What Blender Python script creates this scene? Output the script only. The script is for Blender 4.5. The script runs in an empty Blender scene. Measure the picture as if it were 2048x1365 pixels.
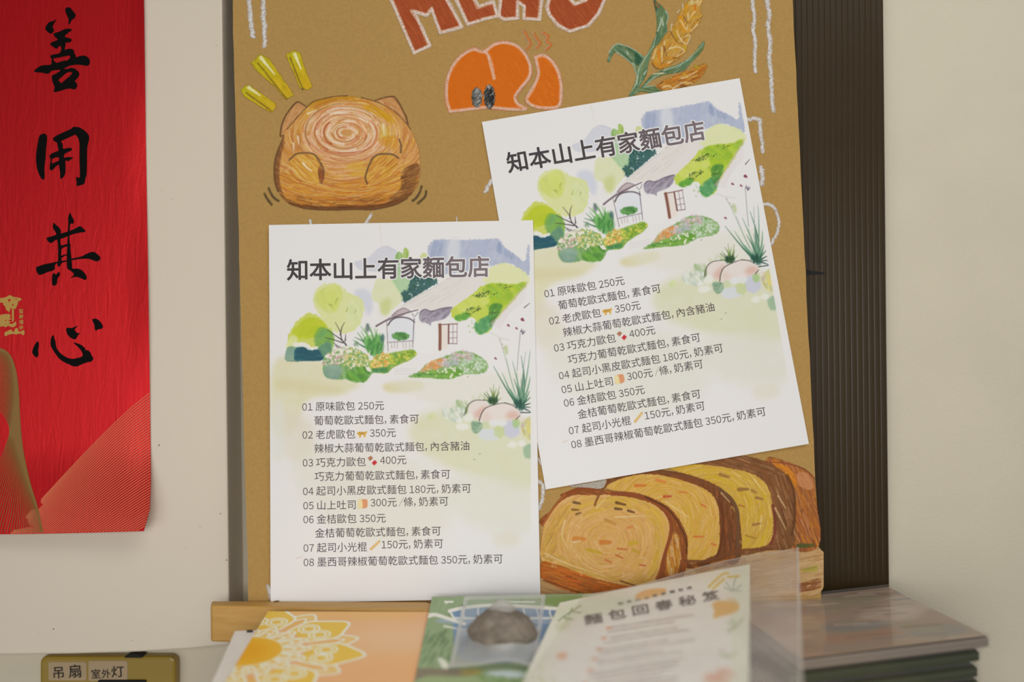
import bpy, bmesh, math, random
import numpy as np
from mathutils import Vector, Matrix
from mathutils.geometry import tessellate_polygon

SC = bpy.context.scene
COL = SC.collection
# ---------------------------------------------------------------- camera: 35 mm lens, 0.8 m from the wall, level, half a degree of roll
EYE = 1.40
ROLL = .0085
FPX = 2048 * 35 / 36.
cr, sr = math.cos(ROLL), math.sin(ROLL)
cam_d = bpy.data.cameras.new('camera'); cam = bpy.data.objects.new('camera', cam_d); COL.objects.link(cam)
cam_d.lens = 35; cam_d.sensor_width = 36; cam_d.clip_start = .02; cam_d.clip_end = 30
cam.matrix_world = Matrix(((cr, sr, 0, 0), (0, 0, -1, 0), (-sr, cr, 0, EYE), (0, 0, 0, 1)))
cam_d.dof.use_dof = True; cam_d.dof.focus_distance = .792; cam_d.dof.aperture_fstop = 2.0; cam_d.dof.aperture_blades = 9
SC.camera = cam
# ---------------------------------------------------------------- light: warm room light from a ceiling lamp, plus unseen fills added for brightness
world = bpy.data.worlds.new('room'); SC.world = world; world.use_nodes = True
world.node_tree.nodes['Background'].inputs[0].default_value = (1.0, .98, .955, 1)
world.node_tree.nodes['Background'].inputs[1].default_value = .05
def area(name, loc, target, sx, sy, power, col):
    d = bpy.data.lights.new(name, 'AREA'); d.shape = 'RECTANGLE'; d.size = sx; d.size_y = sy; d.energy = power; d.color = col
    o = bpy.data.objects.new(name, d); COL.objects.link(o); o.location = loc
    o.rotation_euler = (Vector(target) - Vector(loc)).to_track_quat('-Z', 'Y').to_euler()
    return o
area('ceiling_lamp', (.75, -.65, 2.50), (.25, .8, 1.2), 1.2, .6, 3.0, (1, .99, .97))
area('counter_fill', (.5, -.15, 2.60), (.15, .7, 1.15), 1.2, .6, 8.0, (1, .99, .97))  # added overhead fill that brightens the leaflets on the counter
area('camera_fill', (-.1, -.45, 1.42), (0, .8, 1.2), .6, .35, 5.6, (1, .99, .975))  # added soft fill around the camera, stands for no real lamp
area('low_left_fill', (-.9, -1.2, 1.0), (0, .8, 1.2), 1.2, .8, 7.0, (1, .99, .97))  # added low fill for the red paper's sheen, no window known there
area('side_fill', (.6, -.9, 1.40), (.1, .8, 1.3), .8, .6, 1.8, (1, .99, .97))  # added fill from the right to balance the wall's brightness
SC.view_settings.view_transform = 'Standard'; SC.view_settings.look = 'None'
SC.view_settings.exposure = 0.0; SC.view_settings.gamma = 1.0; SC.view_settings.use_curve_mapping = False

# ---------------------------------------------------------------- helpers
def ray(px, py):
    x = (px - 1024) / FPX; z = -(py - 682.5) / FPX
    return Vector((x * cr + z * sr, 1.0, -x * sr + z * cr))
def pt(px, py, d):
    r = ray(px, py) * d
    return Vector((r.x, r.y, r.z + EYE))
def on_plane(px, py, P, n):
    r = ray(px, py); O = Vector((0, 0, EYE))
    return O + r * ((P - O).dot(n) / r.dot(n))
def on_level(px, py, h):
    return on_plane(px, py, Vector((0, 0, EYE - h)), Vector((0, 0, 1)))
def lin(c):
    c = np.asarray(c, float)
    return np.where(c <= .04045, c / 12.92, ((c + .055) / 1.055) ** 2.4)
def rgba(c, g=1.):
    l = np.minimum(lin(np.array(c) / 255.) * g, .95)
    return (float(l[0]), float(l[1]), float(l[2]), 1)
def tag(o, label=None, cat=None, group=None, kind=None):
    for k, v in (('label', label), ('category', cat), ('group', group), ('kind', kind)):
        if v: o[k] = v
    return o
def link(name, me, parent=None):
    o = bpy.data.objects.new(name, me); COL.objects.link(o)
    if parent is not None: o.parent = parent
    return o
def empty(name, loc):
    o = bpy.data.objects.new(name, None); COL.objects.link(o); o.location = loc; o.empty_display_size = .02
    return o
def mesh(name, V, Fc, mat, parent=None, smooth=False, colors=None, mats=None):
    me = bpy.data.meshes.new(name)
    if parent is not None and parent.type == 'EMPTY':
        V = [tuple(Vector(v) - parent.location) for v in V]
    me.from_pydata([tuple(v) for v in V], [], [tuple(f) for f in Fc]); me.update()
    me.materials.append(mat)
    if smooth: me.polygons.foreach_set('use_smooth', [True] * len(me.polygons))
    return link(name, me, parent)
def grid_mesh(name, V, ok, colors, mat, parent=None, link_it=True, smooth=False):
    """V (h, w, 3); ok (h, w) bool keeps a vertex; colors (h, w, 4) or None"""
    h, w = V.shape[:2]
    keep = ok[:-1, :-1] | ok[1:, :-1] | ok[:-1, 1:] | ok[1:, 1:]
    yy, xx = np.nonzero(keep)
    i = yy * w + xx
    Q = np.stack([i + w, i + w + 1, i + 1, i], 1)
    used = np.unique(Q); mp = np.zeros(h * w, int); mp[used] = np.arange(len(used))
    Q = mp[Q]; P = V.reshape(-1, 3)[used]
    if parent is not None and parent.type == 'EMPTY': P = P - np.array(parent.location)
    me = bpy.data.meshes.new(name)
    me.vertices.add(len(P)); me.vertices.foreach_set('co', P.astype(np.float32).ravel())
    me.loops.add(Q.size); me.loops.foreach_set('vertex_index', Q.astype(np.int32).ravel())
    me.polygons.add(len(Q)); me.polygons.foreach_set('loop_start', np.arange(0, Q.size, 4, dtype=np.int32))
    try: me.polygons.foreach_set('loop_total', np.full(len(Q), 4, np.int32))
    except Exception: pass
    me.update(calc_edges=True); me.validate()
    if smooth: me.polygons.foreach_set('use_smooth', [True] * len(me.polygons))
    if colors is not None:
        at = me.color_attributes.new('pigment', 'FLOAT_COLOR', 'POINT')
        at.data.foreach_set('color', colors.reshape(-1, 4)[used].astype(np.float32).ravel())
    me.materials.append(mat)
    return link(name, me, parent) if link_it else me
def bevel(o, w, seg=2):
    m = o.modifiers.new('bevel', 'BEVEL'); m.width = w; m.segments = seg; m.limit_method = 'ANGLE'; m.angle_limit = math.radians(40)
    return o
def hexa(name, top, bot, mat, parent=None, bv=0):
    """a solid between two quads"""
    V = list(top) + list(bot)
    Fc = [(0, 1, 2, 3), (7, 6, 5, 4)] + [(i, i + 4, (i + 1) % 4 + 4, (i + 1) % 4) for i in range(4)]
    o = mesh(name, V, Fc, mat, parent)
    bm = bmesh.new(); bm.from_mesh(o.data); bmesh.ops.recalc_face_normals(bm, faces=bm.faces); bm.to_mesh(o.data); bm.free()
    if bv: bevel(o, bv)
    return o
def box(name, x0, x1, y0, y1, z0, z1, mat, parent=None, bv=0):
    q = [(x0, y0), (x1, y0), (x1, y1), (x0, y1)]
    return hexa(name, [Vector((x, y, z1)) for x, y in q], [Vector((x, y, z0)) for x, y in q], mat, parent, bv)

# ---------------------------------------------------------------- materials
def nodes(name):
    m = bpy.data.materials.new(name); m.use_nodes = True
    nt = m.node_tree; b = nt.nodes['Principled BSDF']
    return m, nt, b
def N(nt, t, **kw):
    n = nt.nodes.new(t)
    for k, v in kw.items():
        if k in n.inputs.keys() and not hasattr(type(n), k): n.inputs[k].default_value = v
        else: setattr(n, k, v)
    return n
def plain(name, c, rough=.6, spec=.3, var=0., scale=40., bump=0., bscale=300., stretch=(1, 1, 1), metal=0., gain=1.):
    m, nt, b = nodes(name)
    b.inputs['Base Color'].default_value = rgba(c, gain); b.inputs['Roughness'].default_value = rough
    b.inputs['Specular IOR Level'].default_value = spec; b.inputs['Metallic'].default_value = metal
    if var or bump:
        tc = N(nt, 'ShaderNodeTexCoord'); mp = N(nt, 'ShaderNodeMapping'); mp.inputs['Scale'].default_value = stretch
        nt.links.new(tc.outputs['Object'], mp.inputs['Vector'])
    if var:
        no = N(nt, 'ShaderNodeTexNoise'); no.inputs['Scale'].default_value = scale; no.inputs['Detail'].default_value = 6
        nt.links.new(mp.outputs[0], no.inputs['Vector'])
        cr_ = N(nt, 'ShaderNodeValToRGB'); nt.links.new(no.outputs['Fac'], cr_.inputs['Fac'])
        lo = np.array(rgba(c, gain)); hi = lo.copy(); lo[:3] *= 1 - var; hi[:3] = np.minimum(hi[:3] * (1 + var), .95)
        cr_.color_ramp.elements[0].position = .3; cr_.color_ramp.elements[1].position = .7
        cr_.color_ramp.elements[0].color = lo; cr_.color_ramp.elements[1].color = hi
        nt.links.new(cr_.outputs[0], b.inputs['Base Color'])
    if bump:
        n2 = N(nt, 'ShaderNodeTexNoise'); n2.inputs['Scale'].default_value = bscale; n2.inputs['Detail'].default_value = 4
        nt.links.new(mp.outputs[0], n2.inputs['Vector'])
        bp = N(nt, 'ShaderNodeBump'); bp.inputs['Strength'].default_value = bump; bp.inputs['Distance'].default_value = .001
        nt.links.new(n2.outputs['Fac'], bp.inputs['Height']); nt.links.new(bp.outputs[0], b.inputs['Normal'])
    return m
def pigment(name, rough=.8, spec=.2, alpha=True):
    m, nt, b = nodes(name)
    at = N(nt, 'ShaderNodeVertexColor'); at.layer_name = 'pigment'
    nt.links.new(at.outputs['Color'], b.inputs['Base Color'])
    b.inputs['Roughness'].default_value = rough; b.inputs['Specular IOR Level'].default_value = spec
    if alpha: nt.links.new(at.outputs['Alpha'], b.inputs['Alpha'])
    return m
def film(name, haze, tint=(235, 235, 235), rough=.18, gloss=.06, scale=0, amount=.0):
    """thin clear plastic: mostly see-through, a milky veil and a weak gloss"""
    m, nt, b = nodes(name); nt.nodes.remove(b); out = nt.nodes['Material Output']
    tr = N(nt, 'ShaderNodeBsdfTransparent'); df = N(nt, 'ShaderNodeBsdfDiffuse'); gl = N(nt, 'ShaderNodeBsdfGlossy')
    df.inputs['Color'].default_value = rgba(tint); gl.inputs['Roughness'].default_value = rough
    tl = N(nt, 'ShaderNodeBsdfTranslucent'); tl.inputs['Color'].default_value = rgba(tint)
    a0 = N(nt, 'ShaderNodeMixShader'); a0.inputs[0].default_value = .35
    nt.links.new(df.outputs[0], a0.inputs[1]); nt.links.new(tl.outputs[0], a0.inputs[2])
    a = N(nt, 'ShaderNodeMixShader'); a.inputs[0].default_value = haze
    nt.links.new(tr.outputs[0], a.inputs[1]); nt.links.new(a0.outputs[0], a.inputs[2])
    if amount:
        tc = N(nt, 'ShaderNodeTexCoord'); no = N(nt, 'ShaderNodeTexNoise'); no.inputs['Scale'].default_value = scale
        nt.links.new(tc.outputs['Object'], no.inputs['Vector'])
        mr = N(nt, 'ShaderNodeMapRange'); mr.inputs['From Min'].default_value = .35; mr.inputs['From Max'].default_value = .65
        mr.inputs['To Min'].default_value = max(0, haze - amount); mr.inputs['To Max'].default_value = haze + amount
        nt.links.new(no.outputs['Fac'], mr.inputs['Value']); nt.links.new(mr.outputs[0], a.inputs[0])
    g = N(nt, 'ShaderNodeMixShader'); g.inputs[0].default_value = gloss
    nt.links.new(a.outputs[0], g.inputs[1]); nt.links.new(gl.outputs[0], g.inputs[2])
    nt.links.new(g.outputs[0], out.inputs['Surface'])
    return m
def wood(name, c, c2):
    m, nt, b = nodes(name)
    tc = N(nt, 'ShaderNodeTexCoord'); mp = N(nt, 'ShaderNodeMapping'); mp.inputs['Scale'].default_value = (5, 60, 60)
    no = N(nt, 'ShaderNodeTexNoise'); no.inputs['Scale'].default_value = 4; no.inputs['Detail'].default_value = 5; no.inputs['Distortion'].default_value = .6
    rp = N(nt, 'ShaderNodeValToRGB'); rp.color_ramp.elements[0].position = .3; rp.color_ramp.elements[1].position = .75
    rp.color_ramp.elements[0].color = rgba(c2); rp.color_ramp.elements[1].color = rgba(c)
    nt.links.new(tc.outputs['Object'], mp.inputs[0]); nt.links.new(mp.outputs[0], no.inputs['Vector']); nt.links.new(no.outputs['Fac'], rp.inputs[0])
    nt.links.new(rp.outputs[0], b.inputs['Base Color']); b.inputs['Roughness'].default_value = .5; b.inputs['Specular IOR Level'].default_value = .35
    return m
def edge_on(name, haze, tint): return film(name, haze, tint)

GA = 1.12           # what the photo's tones are raised by to become surface colours
M = dict(
    wall=plain('cream_wall_paint', (220, 211, 189), .75, .2, .03, 12, .35, 420),
    floor=plain('floor_tile', (150, 140, 126), .5, .3, .06, 6),
    panel=plain('white_laminate', (220, 208, 189), .42, .35, .015, 9, .06, 60),
    ink=plain('black_ink', (7, 7, 6), .7, .1),
    gold=plain('gold_ink', (186, 146, 66), .45, .4),
    goldline=plain('gold_line_ink', (214, 104, 72), .5, .3),
    golddark=plain('dark_gold_ink', (140, 104, 50), .5, .3),
    kraft=plain('kraft_paperboard', (172, 137, 80), .88, .15, .06, 420, .3, 1100, (1, 1, 1), gain=GA),
    pp=plain('dark_brown_plastic', (57, 43, 22), .34, .3, .05, 30),
    pastel=pigment('oil_pastel', .75, .2), printed=pigment('printed_paper', .55, .3, False), card=pigment('printed_card', .5, .35, False),
    text=plain('grey_print', (76, 62, 68), .5, .3), halo=plain('white_print', (240, 239, 238), .55, .3),
    wood=wood('pine', (206, 162, 92), (192, 146, 74)), wood2=wood('pale_pine', (206, 176, 126), (192, 156, 104)),
    ivory=plain('yellowed_ivory_plastic', (158, 132, 50), .35, .4, .03, 30), label=plain('paper_label', (184, 162, 130), .7, .2, .03, 60),
    black=plain('black_rubber', (20, 20, 18), .6, .3), pen=plain('marker_ink', (42, 38, 34), .6, .2),
    greybook=plain('grey_paper_cover', (236, 230, 220), .6, .3, .04, 60), page=plain('paper_pages', (226, 220, 208), .8, .2, .04, 300, stretch=(1, 1, 8)),
    stone=plain('grey_stone', (132, 122, 110), .9, .2, .28, 120, .9, 500), white=plain('white_card', (232, 230, 222), .6, .3),
    clear=film('clear_sleeve', .20, (238, 230, 226), .2, .06, 30, .08), bag=film('zip_bag', .07, (236, 234, 230), .2, .05, 40, .03), bagfrost=film('frosted_zip_bag', .5, (236, 234, 230), .3, .05, 40, .08),
    seam=film('sealed_plastic_edge', .5, (240, 238, 234), .25, .08), cdclear=film('clear_polystyrene', .16, (214, 212, 210), .08, .14),
    cdedge=film('clear_polystyrene_edge', .05, (228, 222, 214), .1, .035), tray=plain('dark_tray', (134, 124, 114), .4, .4),
)
# ---------------------------------------------------------------- pigment canvas (numpy): what is drawn or printed on a surface
def Z(x0, y0, s):
    return lambda pts: [(x0 + x / s, y0 + y / s) for x, y in pts]

def crom(pts, n=6, closed=False):
    P = np.array(pts, float)
    if len(P) < 3: return P
    Q = np.vstack([P[-1], P, P[0], P[1]]) if closed else np.vstack([2 * P[0] - P[1], P, 2 * P[-1] - P[-2]])
    t = np.linspace(0, 1, n, endpoint=False)[:, None]
    out = []
    for i in range(len(Q) - 3):
        a, b, c, d = Q[i:i + 4]
        out.append(.5 * (2 * b + (c - a) * t + (2 * a - 5 * b + 4 * c - d) * t ** 2 + (3 * b - a - 3 * c + d) * t ** 3))
    if not closed: out.append(P[-1:])
    return np.vstack(out)

def sstep(a, b, x):
    t = np.clip((x - a) / (b - a), 0, 1); return t * t * (3 - 2 * t)

def vnoise(h, w, cell, rng):
    gh, gw = int(h / cell) + 3, int(w / cell) + 3
    G = rng.random((gh, gw))
    y = np.arange(h) / cell; x = np.arange(w) / cell
    yi = y.astype(int); xi = x.astype(int)
    fy = (y - yi)[:, None]; fx = (x - xi)[None, :]
    fy = fy * fy * (3 - 2 * fy); fx = fx * fx * (3 - 2 * fx)
    a = G[yi][:, xi]; b = G[yi][:, xi + 1]; c = G[yi + 1][:, xi]; d = G[yi + 1][:, xi + 1]
    return (a * (1 - fx) + b * fx) * (1 - fy) + (c * (1 - fx) + d * fx) * fy

def fnoise(h, w, cell, rng, octs=3):
    o = np.zeros((h, w)); tot = 0
    for k in range(octs):
        if cell / 2 ** k < 1: break
        o += vnoise(h, w, cell / 2 ** k, rng) * .6 ** k; tot += .6 ** k
    return o / max(tot, 1e-6)

def box1(a, r, ax):
    a = np.moveaxis(a, ax, 0); n = a.shape[0]
    c = np.cumsum(np.concatenate([np.zeros_like(a[:1])] + [a[:1]] * r + [a] + [a[-1:]] * r), 0)
    k = 2 * r + 1
    return np.moveaxis((c[k:k + n] - c[:n]) / k, 0, ax)

def blur(a, r):
    r = int(round(r))
    if r < 1: return a
    for _ in range(2):
        a = box1(box1(a, r, 0), r, 1)
    return a

class Canvas:
    def __init__(s, x0, y0, x1, y1, res=1.0, seed=1, base=None):
        s.x0, s.y0, s.res = x0, y0, res
        s.w = int((x1 - x0) * res) + 1; s.h = int((y1 - y0) * res) + 1
        s.rng = np.random.default_rng(seed)
        s.rgb = np.zeros((s.h, s.w, 3)); s.a = np.zeros((s.h, s.w))
        if base is not None:
            s.rgb[:] = np.array(base) / 255.; s.a[:] = 1
        s.tooth = .5 * s.rng.random((s.h, s.w)) + .5 * vnoise(s.h, s.w, 2.2, s.rng)
    def px(s, pts): return (np.asarray(pts, float) - [s.x0, s.y0]) * s.res
    def comp(s, m, col, sl=None):
        sl = sl or (slice(0, s.h), slice(0, s.w))
        col = np.asarray(col, float) / 255.
        A = s.a[sl]; C = s.rgb[sl]
        na = m + A * (1 - m)
        k = np.where(na > 1e-6, m / np.maximum(na, 1e-6), 0)[..., None]
        s.rgb[sl] = C * (1 - k) + col * k; s.a[sl] = na
    def mask(s, pts, smooth=False):
        P = s.px(crom(pts, 5, True) if smooth else pts)
        m = np.zeros((s.h, s.w)); ss = 3
        ya = max(0, int(P[:, 1].min()) - 1); yb = min(s.h, int(P[:, 1].max()) + 2)
        n = len(P)
        for y in range(ya, yb):
            for k in range(ss):
                yy = y + (k + .5) / ss - .5
                xs = []
                for i in range(n):
                    p, q = P[i], P[(i + 1) % n]
                    if (p[1] > yy) != (q[1] > yy):
                        xs.append(p[0] + (yy - p[1]) / (q[1] - p[1]) * (q[0] - p[0]))
                xs.sort()
                for a, b in zip(xs[::2], xs[1::2]):
                    a += .5; b += .5
                    ia, ib = int(max(a, 0)), int(min(b, s.w))
                    if b <= 0 or a >= s.w: continue
                    if ia >= ib:
                        if 0 <= ia < s.w: m[y, ia] += (b - a) / ss
                        continue
                    m[y, ia:ib] += 1. / ss
                    if a > 0: m[y, ia] -= (a - ia) / ss
                    if ib < s.w: m[y, ib] += (b - ib) / ss
        return np.clip(m, 0, 1)
    def fill(s, pts, col, alpha=1., smooth=True, soft=0, edge=0, cell=6, grain=0., var=0.):
        """soft: blur in units; edge: noise that frays the edge; grain: how much of the tooth stays bare; var: wash unevenness"""
        m = s.mask(pts, smooth)
        if edge:
            r = max(1, edge * s.res)
            m = np.clip(blur(m, r), 0, 1)
            m = sstep(.38, .62, m + (fnoise(s.h, s.w, max(1.5, cell * s.res), s.rng) - .5) * 1.1 * (4 * m * (1 - m)) ** .5)
        if soft: m = blur(m, max(1, soft * s.res))
        if var: m = m * (1 - var * fnoise(s.h, s.w, cell * 3 * s.res, s.rng))
        if grain: m = m * np.clip(1 - grain * 2.2 * np.clip(s.tooth - .45, 0, 1), 0, 1)
        m = np.clip(m, 0, 1); s.comp(m * alpha, col)
        return m
    def stroke(s, pts, w0, col, w1=None, alpha=1., grain=0., clip=None, smooth=True, soft=.7):
        w1 = w0 if w1 is None else w1
        P = s.px(crom(pts, 5) if smooth and len(pts) > 2 else pts)
        W = np.linspace(w0, w1, len(P)) * s.res * .5
        mw = W.max() + 2
        xa = max(0, int(P[:, 0].min() - mw)); xb = min(s.w, int(P[:, 0].max() + mw) + 1)
        ya = max(0, int(P[:, 1].min() - mw)); yb = min(s.h, int(P[:, 1].max() + mw) + 1)
        if xa >= xb or ya >= yb: return
        X = np.arange(xa, xb)[None, :]; Y = np.arange(ya, yb)[:, None]
        D = np.full((yb - ya, xb - xa), 1e9)
        for i in range(len(P) - 1):
            d = P[i + 1] - P[i]; L = d @ d + 1e-9
            t = np.clip(((X - P[i, 0]) * d[0] + (Y - P[i, 1]) * d[1]) / L, 0, 1)
            D = np.minimum(D, np.hypot(X - P[i, 0] - t * d[0], Y - P[i, 1] - t * d[1]) - (W[i] * (1 - t) + W[i + 1] * t))
        m = np.clip(.5 - D / (2 * soft), 0, 1) * np.minimum(1, 1.0)
        sl = (slice(ya, yb), slice(xa, xb))
        if grain: m = m * np.clip(1 - grain * 2.4 * np.clip(s.tooth[sl] - .42, 0, 1), 0, 1)
        if clip is not None: m = m * clip[sl]
        s.comp(m * alpha, col, sl)
    def hatch(s, clip, n, L, w, cols, ang, alpha=.8, grain=.4, jit=.25, feather=3.):
        """n short strokes inside clip following the angle field ang(x, y); cols(x, y) or a list gives the pigment"""
        ys, xs = np.nonzero(clip > .5)
        if not len(xs): return
        r = s.rng
        clip = np.minimum(sstep(.12, .8, blur(clip, feather * s.res)), np.clip(s.a, 0, 1)) if feather else clip
        for _ in range(n):
            k = r.integers(len(xs))
            x = s.x0 + xs[k] / s.res; y = s.y0 + ys[k] / s.res
            l = L * r.uniform(.5, 1.3); pts = [(x, y)]
            for sg in (-1, 1):
                px_, py_ = x, y
                for _k in range(3):
                    a = (ang(px_, py_) if callable(ang) else ang) + r.normal(0, jit) * .3
                    px_ += sg * math.cos(a) * l / 6; py_ += sg * math.sin(a) * l / 6
                    pts.insert(0, (px_, py_)) if sg < 0 else pts.append((px_, py_))
            c = cols(x, y) if callable(cols) else cols[r.integers(len(cols))]
            c = np.clip(np.array(c, float) + r.normal(0, 6), 0, 255)
            s.stroke(pts, w * r.uniform(.6, 1.3), c, alpha=alpha * r.uniform(.6, 1), grain=grain, clip=clip)
    def dots(s, clip, n, rad, cols, alpha=.9):
        ys, xs = np.nonzero(clip > .5)
        if not len(xs): return
        for _ in range(n):
            k = s.rng.integers(len(xs)); x = s.x0 + xs[k] / s.res; y = s.y0 + ys[k] / s.res
            c = cols[s.rng.integers(len(cols))]
            s.stroke([(x, y), (x + rad * s.rng.normal(0, .6), y + rad * s.rng.normal(0, .6))], rad * s.rng.uniform(.7, 1.5), c, alpha=alpha)
# ---------------------------------------------------------------- the drawings and prints
def ell(cx, cy, rx, ry, n=20, a0=0):
    return [(cx + rx * math.cos(a0 + i * 2 * math.pi / n), cy + ry * math.sin(a0 + i * 2 * math.pi / n)) for i in range(n)]

def art_menu():
    c = Canvas(765, -60, 1215, 112, 1.0, 3); z = Z(750, 0, 4.)
    L = [
        [(130,0),(40,-180),(120,-225),(300,-40),(370,-80),(440,-235),(560,-235),(560,-40),(600,40),(695,215),(520,262),(480,150),(450,70),(418,125),(310,88),(380,230),(440,362),(315,425)],
        [(650,0),(590,-235),(840,-235),(850,-150),(720,-130),(740,-60),(800,0),(830,55),(945,10),(980,128),(860,160),(745,192)],
        [(1000,0),(1000,-235),(1110,-235),(1200,-90),(1210,-235),(1325,-235),(1332,0),(1312,156),(1190,148),(1195,50),(1140,15),(1136,142),(1030,156),(992,130)],
        [(1390,0),(1400,-235),(1530,-235),(1545,-20),(1600,32),(1690,-5),(1720,-235),(1850,-235),(1835,0),(1790,110),(1710,200),(1560,250),(1460,205),(1400,120),(1374,60)]]
    for P in L:
        m = c.fill(z(P), (161, 74, 36), smooth=False, edge=.8, cell=2, grain=.12)
        c.hatch(m, 260, 16, 2.2, [(176,86,42),(146,62,30),(168,82,44),(186,100,58),(150,70,38)], lambda x, y: 1.0, .5, .4)
    for P in L:
        Q = np.array(z(P + [P[0]]))
        for k in range(3):
            J = Q + c.rng.normal(0, 1.2, Q.shape)
            c.stroke(J, 7.0 - k * 1.4, [(206,176,150),(214,196,182),(222,208,198)][k], alpha=.75, grain=.75, smooth=False, soft=1)
    return c

def art_loaf():
    c = Canvas(880, 55, 1130, 230, 1.0, 4); z = Z(750, 0, 4.)
    A = [(603,890),(575,790),(582,640),(625,520),(700,440),(790,398),(870,412),(950,355),(1050,338),(1140,372),(1205,450),(1240,540),(1235,620),(1160,710),(1118,775),(1145,830),(1205,870),(1060,870),(920,862),(800,870)]
    B = [(1285,460),(1340,445),(1400,470),(1455,545),(1485,650),(1488,750),(1470,845),(1380,868),(1280,855),(1212,800),(1250,730),(1290,650),(1315,590),(1300,520)]
    for P in (A, B):
        m = c.fill(z(P), (207, 103, 14), edge=.7, cell=2, grain=.03)
        c.hatch(m, 160, 14, 2.5, [(214,112,20),(200,96,12),(210,106,16)], .9, .5, .3)
        c.dots(m, 60, .8, [(200,140,60),(190,130,70)], .7)
    for P in (A + A[:1], B + B[:1], [(880,412),(905,450),(930,520),(948,625)]):
        Q = np.array(z(P))
        for k in range(3):
            c.stroke(Q + c.rng.normal(0, 1.0, Q.shape), 7.4 - 1.6 * k, [(216,140,100),(222,168,142),(214,190,176)][k], alpha=.7, grain=.7, soft=1)
    for P in ([(1190,250),(1215,300),(1240,350),(1210,395)], [(1270,270),(1290,310),(1318,345),(1290,385)], [(1340,260),(1380,290),(1370,330),(1402,360),(1365,400)]):
        c.stroke(z(P), 6.5, (203,168,140), alpha=.6, grain=.7); c.stroke(z([(x + 6, y) for x, y in P]), 4.5, (208,112,40), alpha=.8, grain=.5)
    for cx, cy, rx, ry in ((815,780,42,82), (915,775,45,98)):
        m = c.mask(ell(*z([(cx, cy)])[0], rx / 4, ry / 4))
        c.fill(ell(*z([(cx, cy)])[0], rx / 4, ry / 4), (70, 72, 70), edge=1.5, cell=2, grain=.2)
        c.hatch(m, 120, 6, 1.8, [(25,28,28),(40,44,42),(130,132,128),(185,182,176),(20,22,22)] if cx > 850 else [(90,92,90),(150,150,146),(50,52,52),(180,178,172)], 2.2, .9, .3)
    c.hatch(c.mask(ell(*z([(930,780)])[0], 6, 17)), 40, 5, 2, [(18,20,20),(28,30,30)], 2.0, .9, .2)
    c.hatch(c.mask(ell(*z([(912,695)])[0], 4, 5)), 14, 4, 1.8, [(190,186,178)], 1.2, .8, .3)
    return c

def art_rays():
    c = Canvas(476, 92, 632, 236, 1.0, 5); z = Z(440, 0, 2.666)
    for P, ax in (([(110,480),(145,450),(190,475),(300,555),(290,585),(275,602),(215,568),(130,515)], ((150,470),(285,575))),
                  ([(165,335),(212,290),(262,312),(335,420),(395,508),(350,532),(290,460),(180,362)], ((215,310),(370,515))),
                  ([(350,292),(400,268),(430,285),(447,350),(492,462),(470,480),(425,470),(395,392)], ((395,290),(460,470)))):
        d = np.array(ax[1], float) - ax[0]; a = math.atan2(d[1], d[0])
        m = c.fill(z(P), (178, 156, 22), smooth=False, edge=1., cell=2, grain=.15)
        def col(x, y, ax=ax, d=d):
            t = np.clip(((x - 440) * 2.666 - ax[0][0]) * d[0] + (y * 2.666 - ax[0][1]) * d[1], 0, d @ d) / (d @ d)
            k = c.rng.random()
            return np.array((190,180,24)) * (1 - t) + np.array((204,160,26)) * t if k < .8 else np.array((160,130,20)) * (1 - t) + np.array((205,186,50)) * t
        c.hatch(m, 170, 14, 3, col, a, .8, .3)
        n = np.array([-d[1], d[0]]) / np.hypot(*d)
        e0 = np.array(ax[0]) + n * 26 + d * .05; e1 = np.array(ax[1]) + n * 20
        c.stroke(z([tuple(e0), tuple(e1)]), 3.4, (112, 84, 24), alpha=.8, grain=.6)
        h0 = np.array(ax[0]) - n * 4; h1 = np.array(ax[0]) + d * .45 - n * 8
        c.stroke(z([tuple(h0), tuple(h1)]), 8, (226, 222, 170), 2.5, .8, .4)
        c.stroke(z([tuple(h0), tuple(h1)]), 3, (236, 234, 214), 1, .7, .3)
    return c

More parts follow.
